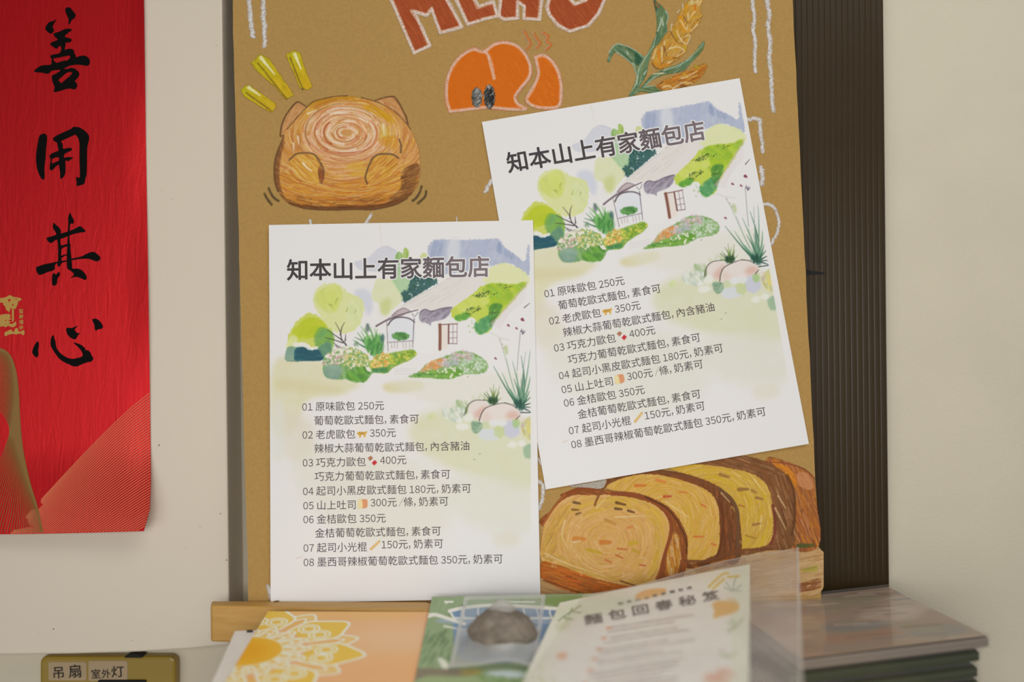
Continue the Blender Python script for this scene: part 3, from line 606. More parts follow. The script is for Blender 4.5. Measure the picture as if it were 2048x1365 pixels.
def art_sheet():
    """the print on the menu sheets, in the photo pixels of the straight sheet"""
    W = (238, 236, 235)
    c = Canvas(530, 438, 1092, 1202, 1.0, 9, base=W); z = Z(520, 430, 3.5); R = c.rng
    def wash(P, col, al=.8, soft=0, edge=2., cell=6, var=.25): return c.fill(z(P), col, al, True, soft, edge, cell, 0, var)
    # pale grounds
    for P, col, al, s in (([(105,1030),(440,1040),(600,1160),(700,1180),(560,1260),(330,1300),(250,1500),(105,1500)], (226,222,182), .95, 5), ([(860,1185),(1100,1165),(1120,1225),(900,1245)], (222,214,164), .9, 3), ([(1000,1150),(1850,1120),(1860,1340),(1300,1340),(1000,1230)], (232,230,216), .8, 8), ([(150,1150),(560,1210),(520,1250),(150,1230)], (222,214,168), .8, 5)):
        c.fill(z(P), col, al, True, s, 0, 6, 0, .3)
    z2 = Z(520, 780, 3.174)
    for P, col, al, s in (([(980,180),(1250,120),(1730,230),(1740,620),(1420,560),(1150,470),(960,330)], (221,223,186), .95, 8), ([(120,130),(330,200),(330,420),(180,420)], (230,222,204), .9, 8), ([(80,100),(150,90),(160,400),(90,420)], (228,230,220), .9, 6), ([(260,380),(900,420),(1200,620),(1150,900),(700,950),(300,700)], (229,229,214), .8, 14), ([(1200,560),(1720,600),(1700,900),(1300,820)], (228,228,212), .85, 12), ([(1500,900),(1640,900),(1640,980),(1500,980)], (230,226,208), .8, 5)):
        c.fill([(x, y) for x, y in z2(P)], col, al, True, s, 0, 8, 0, .35)
    # far hills
    wash([(640,350),(740,322),(800,262),(860,240),(930,270),(975,340),(960,410),(700,410)], (206,208,222), .75, edge=1.4)
    c.stroke(z([(740,322),(800,262),(860,240),(930,272)]), 1, (176,180,204), alpha=.6)
    m = wash([(1150,300),(1148,235),(1200,188),(1330,188),(1500,184),(1640,180),(1680,232),(1760,285),(1830,330),(1845,230),(1862,230),(1862,430),(1800,400),(1740,350),(1640,360),(1500,390),(1300,420),(1180,420)], (172,182,208), .95, edge=2.2, cell=3, var=.35)
    c.hatch(m, 90, 26, 7, [(178,188,212),(200,206,222),(168,180,206)], 1.9, .3, .1)
    c.fill(z([(1300,190),(1370,190),(1360,330),(1280,330)]), (226,228,232), .75, True, 3)
    c.hatch(c.mask(z([(1180,200),(1260,195),(1240,310),(1160,330)])), 30, 18, 6, [(164,176,206)], 1.9, .35, .1)
    c.hatch(c.mask(z([(1640,190),(1680,240),(1760,290),(1740,330),(1620,260)])), 40, 10, 4, [(150,164,198),(166,178,206)], 1.2, .5, .1)
    # conifers, cactus-like crowns
    for e, col in ((( 948,322,26,46), (146,190,96)), ((995,292,22,44), (158,192,78)), ((1120,312,26,32), (206,216,140))): wash(ell(*e), col, .9, edge=1, cell=3)
    c.stroke(z([(940,340),(935,300),(950,275)]), 2, (100,150,60), 1, .6); c.stroke(z([(1002,330),(1004,280)]), 3, (130,168,50), 2, .6)
    wash([(895,455),(950,380),(1010,430),(1100,450),(1070,540),(1000,600),(950,560),(915,500)], (164,204,148), .9, edge=2, cell=4)
    m = wash([(1030,470),(1060,430),(1120,440),(1205,450),(1215,490),(1150,530),(1060,590),(1000,622),(965,600),(975,545),(1010,540)], (38,88,88), .97, edge=2.2, cell=2.5, var=.2)
    c.hatch(m, 60, 10, 4, [(28,76,80),(60,110,100),(48,96,84)], .6, .6, .1)
    c.dots(c.mask(z([(960,530),(1100,430),(1210,450),(1050,600)])), 14, 1.6, [(222,230,226)], .8)
    wash([(640,560),(700,530),(760,570),(770,660),(740,720),(700,640)], (206,212,228), .8, 3, 0)
    wash([(780,500),(800,465),(860,455),(915,490),(945,540),(980,600),(920,660),(850,720),(815,640),(765,600)], (224,229,182), .95, edge=2, cell=4)
    c.fill(z([(830,620),(900,600),(880,700),(830,700)]), (206,214,140), .8, True, 4)
    # big pale tree and lime bush
    m = wash([(355,620),(380,540),(440,500),(530,500),(590,550),(650,580),(700,610),(712,690),(690,760),(640,820),(570,840),(470,800),(420,740),(380,680)], (222,228,158), .97, edge=2.6, cell=5, var=.15)
    c.hatch(c.mask(z([(370,620),(400,550),(520,510),(560,600),(500,700),(450,690)]), True), 40, 26, 14, [(208,218,106),(214,222,120)], 1.2, .35, .0)
    c.hatch(c.mask(z([(600,620),(690,640),(680,750),(600,790)]), True), 30, 20, 12, [(230,234,186),(214,226,160)], 1.2, .4, .0)
    m = wash([(190,890),(205,830),(260,750),(330,702),(390,720),(450,780),(500,830),(500,920),(430,960),(350,930),(300,905),(230,930)], (206,214,88), .95, edge=2.6, cell=5, var=.15)
    c.hatch(c.mask(z([(230,800),(300,730),(430,760),(440,850),(300,880),(230,870)]), True), 60, 22, 12, [(190,206,30),(198,208,44)], 2.6, .45, .0)
    c.hatch(c.mask(z([(400,800),(500,840),(490,960),(400,960),(370,880)]), True), 50, 20, 10, [(120,176,84),(140,188,70),(104,160,100)], 2.2, .5, .0)
    c.hatch(c.mask(z([(190,870),(250,860),(250,930),(190,960)]), True), 20, 16, 10, [(222,228,160)], 2.2, .5, .0)
    for P in ([(480,640),(500,655)], [(520,605),(515,640)], [(530,598),(528,612)], [(470,640),(495,668)], [(655,680),(645,700)], [(590,690),(600,660)]): c.stroke(z(P), 1.6, (150,160,60), .6, .8)
    # teal hedge left
    m = wash([(180,1030),(178,960),(200,930),(250,935),(300,930),(350,958),(395,945),(440,905),(490,920),(470,1000),(420,1026),(300,1030)], (120,160,140), .95, edge=1.4, cell=3)
    c.hatch(c.mask(z([(245,945),(320,935),(350,960),(420,950),(440,1000),(420,1024),(240,1026)])), 130, 18, 6, [(28,92,106),(20,80,100),(44,110,116)], .05, .8, .05)
    c.hatch(c.mask(z([(400,940),(480,890),(490,960),(440,1010)])), 40, 14, 7, [(96,140,112),(110,160,120)], .6, .6, .0)
    c.fill(z([(230,905),(300,905),(350,935),(400,925),(390,950),(340,955),(290,930),(235,930)]), (238,237,228), .9, True, 0, 1.2, 3)
    c.stroke(z([(190,1032),(420,1026)]), 1, (60,90,96), alpha=.5)
    # bare shrub
    for P, w in (([(605,948),(585,910),(560,880),(550,830),(515,765)], 3.2), ([(550,850),(560,800),(578,765)], 2), ([(562,885),(510,850),(460,815)], 2), ([(570,905),(500,882),(445,868)], 2), ([(600,945),(550,935),(505,905)], 2.6), ([(585,890),(588,845)], 2.4), ([(535,940),(515,920)], 1.5)):
        c.stroke(z(P), w, (48,40,44), .7, .92)
    # spiky shrub
    for tip in ((730,770), (650,865), (668,832), (692,822), (715,800), (760,795), (785,800), (805,808), (822,835), (842,850), (640,885), (690,790), (850,890)):
        blade(c, z([(790 + R.uniform(-20, 20), 955)])[0], z([tip])[0], 5, [(70,140,66),(96,166,76),(110,180,90),(54,116,70)][R.integers(4)], R.uniform(-.1, .1), .8, .85)
    c.hatch(c.mask(z([(710,870),(830,850),(850,950),(800,1000),(740,960)]), True), 70, 18, 4, [(80,152,68),(60,130,60),(120,186,96)], 1.9, .7, .0)
    c.fill(z(ell(738,800,14,30)), (84,104,100), .75, True, 1.); c.fill(z(ell(842,870,14,30)), (60,104,100), .8, True, 1., 1, 2)
    c.fill(z(ell(660,915,16,22)), (90,130,90), .6, True, 1., 1, 2)
    # flower beds
    def bed(P, greens, tops, split, n=150):
        m = c.fill(z(P), greens[0], .95, True, 0, 1.4, 3, 0, .2)
        c.hatch(m, n, 10, 5, greens, 1.2, .6, .0)
        X = np.array(P, float)
        for cols, Q, k in tops: c.dots(c.mask(z(Q), True), k, 2.6, cols, .85)
        return m
    bed([(435,1030),(470,970),(540,945),(640,935),(730,985),(770,1060),(775,1110),(712,1176),(600,1156),(455,1140)], [(128,176,96),(110,160,90),(150,190,120),(104,150,110)], [([(226,196,186),(232,214,206),(216,176,170),(240,232,218)], [(440,1030),(480,970),(600,945),(590,1030),(470,1060)], 110), ([(232,226,170),(226,206,120),(238,234,206),(150,180,90)], [(590,960),(700,960),(760,1040),(640,1080),(580,1050)], 120), ([(244,240,226)], [(440,1000),(560,930),(700,940),(500,1000)], 40)], .5)
    c.hatch(c.mask(z([(450,1060),(560,1070),(540,1150),(455,1140)]), True), 40, 14, 8, [(120,156,140),(150,180,160)], .2, .5, .0)
    c.hatch(c.mask(z([(620,1090),(770,1060),(715,1175),(600,1150)]), True), 50, 12, 6, [(90,160,50),(120,180,60),(80,140,60)], .8, .6, .0)
    bed([(735,1090),(760,1040),(810,985),(900,975),(1040,948),(1078,985),(1010,1032),(940,1060),(870,1112),(790,1105)], [(150,184,70),(110,160,70),(170,196,80)], [([(236,190,90),(226,160,70),(240,226,150),(240,212,120)], [(760,1060),(810,985),(890,985),(880,1060),(800,1090)], 110), ([(240,236,226)], [(730,1060),(760,1090),(740,1090)], 26), ([(222,214,90),(160,190,50),(120,160,40)], [(880,1010),(960,980),(1060,955),(1060,990),(920,1050)], 90)], .5)
    c.hatch(c.mask(z([(760,1085),(900,1060),(870,1112),(780,1105)])), 30, 9, 4, [(80,150,80),(60,130,80)], .2, .7, 0)
    bed([(1020,1138),(1100,1100),(1160,1040),(1300,985),(1400,955),(1520,990),(1585,1060),(1540,1112),(1420,1118),(1320,1150),(1180,1142)], [(140,180,110),(170,200,150),(120,166,80)], [([(230,160,90),(226,140,70),(236,196,150),(220,170,130)], [(1110,1100),(1170,1035),(1280,1010),(1250,1070),(1140,1100)], 120), ([(226,196,196),(206,196,200),(232,214,214),(190,196,210),(210,170,180)], [(1250,1040),(1300,985),(1400,950),(1480,980),(1450,1030),(1280,1060)], 110), ([(190,214,180),(170,204,160),(214,226,206)], [(1400,1030),(1500,1000),(1580,1060),(1500,1100),(1380,1100)], 110)], .5)
    c.hatch(c.mask(z([(1025,1136),(1150,1095),(1380,1080),(1420,1110),(1320,1150),(1150,1142)])), 90, 10, 4, [(110,166,50),(80,146,50),(130,180,70)], .2, .75, 0)
    c.dots(c.mask(z([(1100,1110),(1400,1060),(1400,1120),(1300,1146)])), 14, 3, [(242,242,226)], .9)
    c.fill(z([(1270,1040),(1370,1025),(1360,1050),(1290,1062)]), (180,186,200), .7, True, 2)
    # path
    for y in (1085, 1100, 1118): c.stroke(z([(930,y),(1080,y-8)]), 1, (206,200,200), alpha=.6)
    # cottage
    c.fill(z([(905,715),(1010,615),(1200,510),(1290,452),(1400,425),(1590,385),(1700,440),(1500,560),(1400,630),(1320,655),(1240,665),(1180,680),(1090,672),(990,670)]), (231,227,222), .97, True, 0, 1, 3)
    c.hatch(c.mask(z([(1000,630),(1290,470),(1500,420),(1300,620),(1100,660)])), 60, 30, 1.4, [(222,214,206),(226,222,218)], 2.62, .5, 0)
    c.stroke(z([(985,640),(1100,570),(1250,490)]), 1, (190,184,186), alpha=.6); c.stroke(z([(1285,460),(1400,430),(1470,415)]), 2.2, (206,188,180), alpha=.6)
    c.fill(z([(1060,690),(1100,680),(1090,760),(1120,780),(1230,760),(1235,950),(1075,950)]), (240,239,238), .9, True)
    m = c.fill(z([(1092,715),(1105,680),(1135,668),(1180,682),(1240,664),(1322,653),(1312,690),(1300,712),(1270,735),(1220,748),(1180,760),(1176,782),(1150,765),(1105,755)]), (160,152,168), .95, True, 0, 1, 2, 0, .25)
    c.hatch(m, 60, 14, 4, [(140,132,150),(176,168,182),(120,112,130)], 2.5, .5, 0)
    for P, w in (([(1100,690),(1135,670),(1180,684),(1250,664),(1322,655)], 1.6),): c.stroke(z(P), w, (90,80,92), alpha=.8)
    c.fill(z([(900,715),(940,680),(985,662),(1030,680),(1010,700),(940,735)]), (196,180,184), .9, True, 0, .8, 2)
    c.stroke(z([(798,788),(850,758),(930,722),(1010,695),(1086,674)]), 3.6, (96,80,92), 1.8, .9); c.stroke(z([(800,782),(880,735),(940,700)]), 2, (160,140,146), 1.5, .7)
    c.stroke(z([(905,715),(945,683),(990,664),(1040,688)]), 1.2, (110,92,100), alpha=.8)
    c.fill(z([(885,890),(890,800),(930,740),(1000,735),(1050,760),(1055,890)]), (230,232,238), .9, True)
    c.stroke(z([(870,762),(875,850),(882,958)]), 1.5, (140,128,138), alpha=.9); c.stroke(z([(1060,735),(1056,830),(1052,935)]), 2, (120,108,122), 1.2, .9)
    c.stroke(z([(880,780),(900,750),(940,728),(1000,728),(1040,742),(1062,760)]), 3, (90,78,92), 2.4, .9); c.stroke(z([(1045,700),(1062,720),(1085,690)]), 1.4, (120,108,122), alpha=.8)
    m = c.fill(z(ell(966,856,60,28)), (88,148,76), .95, True, 0, 1.6, 2); c.hatch(m, 26, 7, 3.5, [(70,130,60),(110,170,90)], .6, .7, 0)
    c.stroke(z([(885,900),(970,893),(1056,888)]), 1.5, (150,128,128), alpha=.9)
    for x in (905, 925, 945, 985, 1005, 1030): c.stroke(z([(x, 900), (x + 2, 938)]), 1, (150,138,138), alpha=.75)
    c.fill(z([(1252,782),(1298,780),(1298,940),(1252,950)]), (238,226,216), .8, False, 1)
    c.stroke(z([(1229,776),(1300,772),(1363,768)]), 1.9, (126,78,66), alpha=.9, smooth=False); c.stroke(z([(1240,776),(1242,860),(1242,945)]), 6.2, (146,92,72), alpha=.92); c.stroke(z([(1240,776),(1242,945)]), 1.2, (96,56,46), alpha=.8)
    c.stroke(z([(1301,775),(1302,905)]), 3, (120,70,60), alpha=.92); c.stroke(z([(1300,905),(1360,906)]), 1.6, (140,110,110), alpha=.9)
    for P in ([(1332,772),(1333,905)], [(1360,770),(1361,905)], [(1305,828),(1361,824)], [(1305,868),(1361,865)]): c.stroke(z(P), 1.2, (146,118,120), alpha=.9)
    # tree over the roof
    c.fill(z([(1540,470),(1570,400),(1640,350),(1700,345),(1790,380),(1855,430),(1850,500),(1700,500),(1600,510)]), (228,232,176), .95, True, 0, 2.4, 5, 0, .12)
    m = c.fill(z([(1310,690),(1350,645),(1430,590),(1490,540),(1540,500),(1640,485),(1760,490),(1845,470),(1840,505),(1750,610),(1680,690),(1610,765),(1595,812),(1525,842),(1485,810),(1490,740),(1440,720),(1360,748)]), (196,214,70), .96, True, 0, 2.2, 4, 0, .1)
    c.hatch(c.mask(z([(1550,500),(1840,480),(1740,600),(1640,680),(1560,640)]), True) * m, 90, 16, 8, [(160,196,44),(180,206,40),(140,184,50)], .7, .5, 0)
    c.hatch(c.mask(z([(1330,650),(1440,590),(1560,540),(1580,620),(1480,660),(1400,700)]), True) * m, 70, 14, 8, [(214,224,120),(204,218,90)], .7, .55, 0)
    c.hatch(c.mask(z([(1340,720),(1420,690),(1450,720),(1370,750)]), True), 30, 10, 5, [(110,176,60),(90,160,60)], .6, .7, 0)
    c.hatch(c.mask(z([(1490,760),(1600,700),(1640,700),(1600,790),(1530,840),(1480,820)]), True), 80, 12, 6, [(90,166,100),(74,148,90),(120,186,120)], .9, .65, 0)
    c.hatch(c.mask(z([(1590,640),(1680,640),(1620,750),(1590,760)]), True), 40, 14, 5, [(70,130,50),(96,156,50)], 2.2, .6, 0)
    for cx, cy, n in ((1510, 572, 26), (1580, 555, 14), (1480, 672, 26), (1600, 690, 8), (1440, 690, 8), (1700, 500, 6)):
        for _ in range(n):
            x, y = cx + R.normal(0, 26), cy + R.normal(0, 9); c.stroke(z([(x, y), (x + R.uniform(4, 12), y - 6)]), R.uniform(1, 2.4), [(56,84,24),(90,120,30),(40,60,30)][R.integers(3)], .6, .85)
    c.dots(c.mask(z([(1420,790),(1470,740),(1500,780),(1450,830)])), 10, 2, [(180,210,150),(170,200,130)], .7)
    # right gable
    for k in range(9): c.stroke(z([(1850 - k * 3, 480 + k * 16), (1720 - k, 630 + k * 10), (1600 + k * 8, 770 + k * 4)]), 1.4, (226,216,214), alpha=.5)
    c.stroke(z([(1850,478),(1750,600),(1640,720),(1598,770)]), 1.6, (196,176,172), alpha=.7); c.stroke(z([(1600,765),(1625,735)]), 4, (176,150,140), 1.5, .8); c.stroke(z([(1598,770),(1592,785)]), 2, (140,110,104), alpha=.7)
    c.stroke(z([(1590,825),(1660,860),(1730,880)]), 1, (196,200,170), alpha=.7)
    # petals in the air
    for x, y, r_, a in ((1822,738,7,.6), (1722,778,4.6,.4), (1780,798,4,2.6), (1635,1008,4,.4)): c.stroke(z([(x - 4, y - 3), (x + 5, y + 4)]), r_ * .9, (128,44,66), r_ * .5, .9)
    c.stroke(z([(1832,652),(1868,622)]), 1.8, (70,50,70), .8, .9)
    for P in ([(1808,820),(1816,800)], [(1822,835),(1828,810)], [(1830,830),(1840,815)], [(1818,815),(1822,840)]): c.stroke(z(P), 2, (80,60,84), .8, .85)
    c.stroke(z([(1806,820),(1800,900),(1792,1000),(1788,1090)]), 1, (120,130,120), alpha=.85); c.stroke(z([(1660,870),(1690,960),(1730,1100),(1770,1240)]), 1, (150,170,140), alpha=.8)
    c.fill(z([(1690,930),(1712,915),(1722,960),(1708,985)]), (196,210,160), .85, True, 1)
    for y in (870, 905, 930): c.stroke(z([(1660 + (y - 870) * .5, y), (1664 + (y - 870) * .5, y + 10)]), 1.6, (176,150,130), alpha=.7)
    # agave, rocks, meadow (lower right)
    z5 = Z(810, 700, 5.689)
    for _ in range(230):
        x, y = R.uniform(430, 900), R.uniform(480, 720)
        if y < 700 - (x - 430) * .35 - 30: continue
        c.stroke(z5([(x, y), (x + R.uniform(-14, 14), y - R.uniform(20, 60))]), 1.1, [(200,212,176),(186,204,160),(214,222,196),(206,206,150)][R.integers(4)], .5, .6)
    c.hatch(c.mask(z5([(560,560),(700,600),(690,740),(650,750),(560,700)])), 40, 9, 4, [(180,200,160),(150,184,120)], 1.3, .5, 0)
    c.hatch(c.mask(z5([(400,650),(640,650),(720,760),(560,830),(420,760)])), 90, 7, 5, [(232,236,228),(210,220,206),(190,206,186),(240,240,236)], 1.2, .6, 0)
    c.hatch(c.mask(z5([(230,720),(340,720),(330,780),(240,790)])), 18, 8, 6, [(218,226,176)], 1.2, .6, 0)
    for b0, tip, w, col in [((1270 + 14 * k % 60, 640), t, w, cc) for k, (t, w, cc) in enumerate(((( 985,190), 4.4, 0), ((1085,265), 5.5, 1), ((1130,100), 2.4, 2), ((1200,130), 5, 1), ((1300,70), 4.4, 0), ((1350,20), 3, 2), ((1405,-10), 4, 1), ((1415,280), 5.5, 1), ((1335,230), 5, 0), ((1250,260), 5, 2), ((1360,400), 5, 1), ((1430,525), 5, 0), ((1436,600), 4, 3), ((1438,655), 4, 3), ((1436,712), 4.4, 3), ((1180,440), 6, 1), ((1220,330), 5, 0), ((1300,330), 5, 2), ((1150,480), 5, 0), ((1290,420), 7, 1), ((1400,470), 5, 0)))]:
        blade(c, z5([b0])[0], z5([tip])[0], w, [(60,112,88),(104,156,122),(140,170,146),(30,72,62)][col], R.uniform(-.05, .05), .7, .9)
    c.hatch(c.mask(z5([(1220,580),(1310,550),(1340,640),(1310,700),(1250,640)]), True), 45, 16, 3, [(30,86,70),(24,70,60),(50,104,84)], 1.8, .75, 0, .5, 7.)
    c.stroke(z5([(1300,712),(1436,712)]), 1.8, (24,50,44), alpha=.9)
    for tip in ((855,515), (880,490), (905,470), (945,430), (990,395), (1020,440), (1060,412), (1055,480), (1080,545), (870,560), (920,500), (970,460), (1000,470), (1035,500)):
        blade(c, z5([(990 + R.uniform(-12, 12), 610)])[0], z5([tip])[0], 3.2, [(120,150,60),(86,120,56),(160,180,80),(50,90,50)][R.integers(4)], R.uniform(-.05, .05), .6, .9)
    c.hatch(c.mask(z5([(930,550),(1040,545),(1030,610),(950,615)]), True), 40, 12, 2.6, [(24,60,40),(36,80,46)], 1.7, .75, 0, .5, 6.)
    r1 = [(690,745),(688,680),(705,630),(750,590),(820,575),(890,588),(940,625),(905,660),(870,710),(835,790),(780,775)]
    r2 = [(838,820),(850,750),(890,680),(960,640),(1040,615),(1110,605),(1190,628),(1255,670),(1300,735),(1262,790),(1180,806),(1060,802),(940,825)]
    for P, Q in ((r1, [(760,740),(840,660),(920,640),(850,780)]), (r2, [(1130,760),(1200,690),(1290,730),(1240,790)])):
        c.fill(z5(P), (236,226,220), .98, True, 0, .6, 3); c.fill(z5(Q), (222,180,164), .8, True, 4)
    c.fill(z5([(860,790),(870,720),(940,720),(960,800)]), (230,206,194), .7, True, 4)
    for P in ([(655,750),(685,660),(720,605),(790,572),(890,575)], [(830,805),(850,735),(890,670),(960,635),(1060,610),(1120,602)], [(1120,602),(1200,625),(1260,665)], [(1250,790),(1295,745)]): c.stroke(z5(P), 2, (66,60,50), 1.2, .85)
    c.hatch(c.mask(z5([(660,750),(690,650),(740,590),(760,580),(700,660),(690,745)])), 30, 8, 2.4, [(130,160,90),(110,140,80)], 1.9, .7, 0)
    m = c.fill(z5([(742,812),(866,838),(850,925),(762,936)]), (142,176,148), .9, True, 0, 1.2, 2, 0, .2); c.hatch(m, 26, 9, 4, [(120,156,128),(160,190,160)], .3, .6, 0)
    c.stroke(z5([(835,825),(870,845)]), 1.6, (60,80,60), alpha=.7)
    for e, col, al in (((1200,900,100,100), (206,208,230), .9), ((950,960,130,70), (220,226,236), .9), ((1060,920,66,80), (204,216,156), .85), ((900,850,50,40), (206,218,176), .8), ((1255,835,46,52), (170,204,130), .85), ((1050,830,110,40), (234,236,240), .9), ((1340,800,40,40), (232,220,210), .8)): c.fill(z5(ell(*e)), col, al, True, 1.4, 1.6, 3, 0, .15)
    c.hatch(c.mask(z5([(1310,860),(1350,800),(1440,760),(1440,1010),(1360,980)]), True), 70, 9, 5, [(230,222,110),(216,214,150),(222,208,120),(206,206,170)], 1.3, .65, 0)
    c.hatch(c.mask(z5([(1300,880),(1350,800),(1350,880)])), 16, 8, 4, [(206,190,180)], 1.3, .5, 0)
    m = c.fill(z5([(1345,1100),(1440,1075),(1446,1212),(1360,1220)]), (150,184,150), .85, True, 1, 1.2, 2, 0, .2)
    for e in ((600,805,38,28), (700,770,60,50), (1215,1075,56,40), (1320,1060,50,36), (640,870,80,40)): c.fill(z5(ell(*e)), (238,240,232), .85, True, 1.4, 1.4, 3)
    for x, y in ((690,310), (780,1240), (840,1180)): c.stroke(z5([(x - 5, y), (x + 8, y - 2)]), 1.6, (150,150,130), alpha=.8)
    # right-hand white margin of the print
    c.fill([(1051,440),(1100,440),(1100,1202),(1067,1202)], W, .95, False)
    # tiny pictures between the words: tiger, chocolate bar, bread, baguette
    z = z2
    c.fill(z([(612,268),(625,262),(660,264),(672,258),(678,266),(668,276),(664,298),(656,298),(655,282),(638,284),(636,300),(626,300),(626,284),(614,280)]), (224,176,70), 1, False); 
    for x in (630, 642, 654): c.stroke(z([(x, 266), (x + 2, 278)]), 1, (120,80,40), alpha=.8)
    c.fill(z([(681,425),(702,413),(716,428),(697,447)]), (160,96,70), 1, False); c.fill(z([(684,426),(701,417),(712,428),(697,442)]), (186,128,90), .9, False); c.fill(z([(697,447),(716,428),(724,438),(707,456)]), (240,238,236), 1, False); c.fill(z([(707,456),(726,438),(742,455),(722,474)]), (206,40,50), 1, False)
    c.fill(z([(626,692),(640,684),(676,684),(684,694),(682,734),(640,742),(626,736)]), (226,156,110), 1); c.fill(z([(625,694),(636,686),(650,690),(653,738),(628,738)]), (240,226,170), 1)
    c.stroke(z([(712,994),(762,948)]), 5.5, (226,186,120), 4.6, 1); 
    for t in (.2, .5, .8): c.stroke(z([(712 + 50 * t - 6, 994 - 46 * t - 6), (712 + 50 * t + 4, 994 - 46 * t + 4)]), 1, (246,226,180), alpha=.8)
    # scuffs on the paper
    c.stroke([(752, 456), (755, 480), (757, 510)], 1.6, (226,214,196), .5, .7); c.stroke([(598, 1110), (610, 1107)], 3, (226,206,196), 1, .7)
    return c
# ---------------------------------------------------------------- the room
D_WALL, D_PANEL, D_RED, D_PP = .848, .805, .8035, .826
wall = box('wall_back', -2.2, 2.2, D_WALL, D_WALL + .12, 0, 2.7, M['wall']); tag(wall, 'cream painted wall behind the boards', 'wall', kind='structure')
fl = box('floor', -2.2, 2.2, -2.6, D_WALL + .12, -.06, 0, M['floor']); tag(fl, 'grey floor below the counter', 'floor', kind='structure')

# ---------------------------------------------------------------- white panel on the wall
low = [(-420, 1313), (0, 1311), (150, 1309), (280, 1305), (380, 1299), (459, 1291)]
out = [(440, -330)] + low[::-1] + [(-420, -330)]
def slab(name, px, d0, d1, mat, parent=None, bv=.001):
    """an outline seen at depth d0, carried straight back to depth d1"""
    f = [pt(x, y, d0) for x, y in px]; b = [Vector((v.x, d1, v.z)) for v in f]; n = len(px)
    o = mesh(name, f + b, [tuple(range(n)), tuple(range(2 * n - 1, n - 1, -1))] + [(i, i + n, (i + 1) % n + n, (i + 1) % n) for i in range(n)], mat, parent)
    bm = bmesh.new(); bm.from_mesh(o.data); bmesh.ops.recalc_face_normals(bm, faces=bm.faces); bm.to_mesh(o.data); bm.free()
    if bv: bevel(o, bv, 2)
    return o
wp = slab('wall_panel', out, D_PANEL, D_WALL - .0002, M['panel'], bv=.0015)
tag(wp, 'smooth white panel on the wall behind the red paper', 'panel')
spk = []
for x, y, r in ((318, 891, 3), (441, 1028, 2.2), (400, 1053, 1.4), (453, 1121, 2.4), (107, 1259, 2.6), (264, 1282, 1.4), (370, 1097, 1), (345, 398, 1.2), (324, 381, 1.2), (433, 91, 1.4), (78, 1269, 1.2), (300, 1256, 1)):
    k = 7; c = pt(x, y, D_PANEL - .0002); rr = r * D_PANEL / FPX * .55
    spk.append([c + Vector((rr * math.cos(a) * (1 + .3 * math.sin(3 * a + x)), 0, rr * 1.2 * math.sin(a))) for a in [i * 2 * math.pi / k for i in range(k)]])
mesh('dirt_specks', [v for s_ in spk for v in s_], [tuple(range(i * 7, i * 7 + 7)) for i in range(len(spk))], plain('dirt', (142, 126, 104), .8, .2), wp)

# ---------------------------------------------------------------- red couplet
RT = [(-250, 285), (0, 288), (300, 292), (600, 297), (800, 300), (965, 302), (1020, 299.5), (1063, 288)]
def red_right(y): return float(np.interp(y, [a for a, b in RT], [b for a, b in RT]))
def red_bottom(s): return 1070 - 1 * s - 6 * max(0, s - .4) / .6 * s
def red_pt(px, py, off=0.):
    t = min(max((py + 250) / (1066 + 250.), 0), 1); s_ = min(max((px + 220) / 515., 0), 1)
    d = D_RED - .017 * float(sstep(.86, 1.01, t)) * (.35 + .65 * s_ ** 2) - .0012 * math.sin(py * .011 + px * .004) * float(sstep(.9, 1, s_)) ** 2 - .0009 * float(sstep(.0, .3, t))
    return pt(px, py, d - off)
NS, NT = 40, 90
V = np.zeros((NT + 1, NS + 1, 3))
for j in range(NT + 1):
    for i in range(NS + 1):
        s_ = i / NS; yb = red_bottom(s_); y = -250 + (yb + 250) * j / NT
        V[j, i] = red_pt(-220 + (red_right(y) + 220) * s_, y)
def red_mat():
    m, nt, b = nodes('red_rice_paper')
    b.inputs['Base Color'].default_value = rgba((198, 24, 30)); b.inputs['Roughness'].default_value = .45; b.inputs['Specular IOR Level'].default_value = .35; b.inputs['Metallic'].default_value = .6
    tc = N(nt, 'ShaderNodeTexCoord'); mp = N(nt, 'ShaderNodeMapping'); mp.inputs['Scale'].default_value = (150, 40, 26); mp.inputs['Rotation'].default_value = (0, .15, 0)
    no = N(nt, 'ShaderNodeTexNoise'); no.inputs['Scale'].default_value = 1; no.inputs['Detail'].default_value = 5; no.inputs['Distortion'].default_value = 1.4
    n3 = N(nt, 'ShaderNodeTexNoise'); n3.inputs['Scale'].default_value = 900
    mx = N(nt, 'ShaderNodeMath', operation='MULTIPLY_ADD'); mx.inputs[1].default_value = .25
    bp = N(nt, 'ShaderNodeBump'); bp.inputs['Strength'].default_value = .24; bp.inputs['Distance'].default_value = .0012
    nt.links.new(tc.outputs['Object'], mp.inputs[0]); nt.links.new(mp.outputs[0], no.inputs['Vector']); nt.links.new(tc.outputs['Object'], n3.inputs['Vector'])
    nt.links.new(n3.outputs['Fac'], mx.inputs[0]); nt.links.new(no.outputs['Fac'], mx.inputs[2]); nt.links.new(mx.outputs[0], bp.inputs['Height']); nt.links.new(bp.outputs[0], b.inputs['Normal'])
    return m
red = grid_mesh('red_couplet', V, np.ones(V.shape[:2], bool), None, red_mat(), smooth=True)
tag(red, 'red paper couplet with black brush characters on the white panel', 'paper banner')
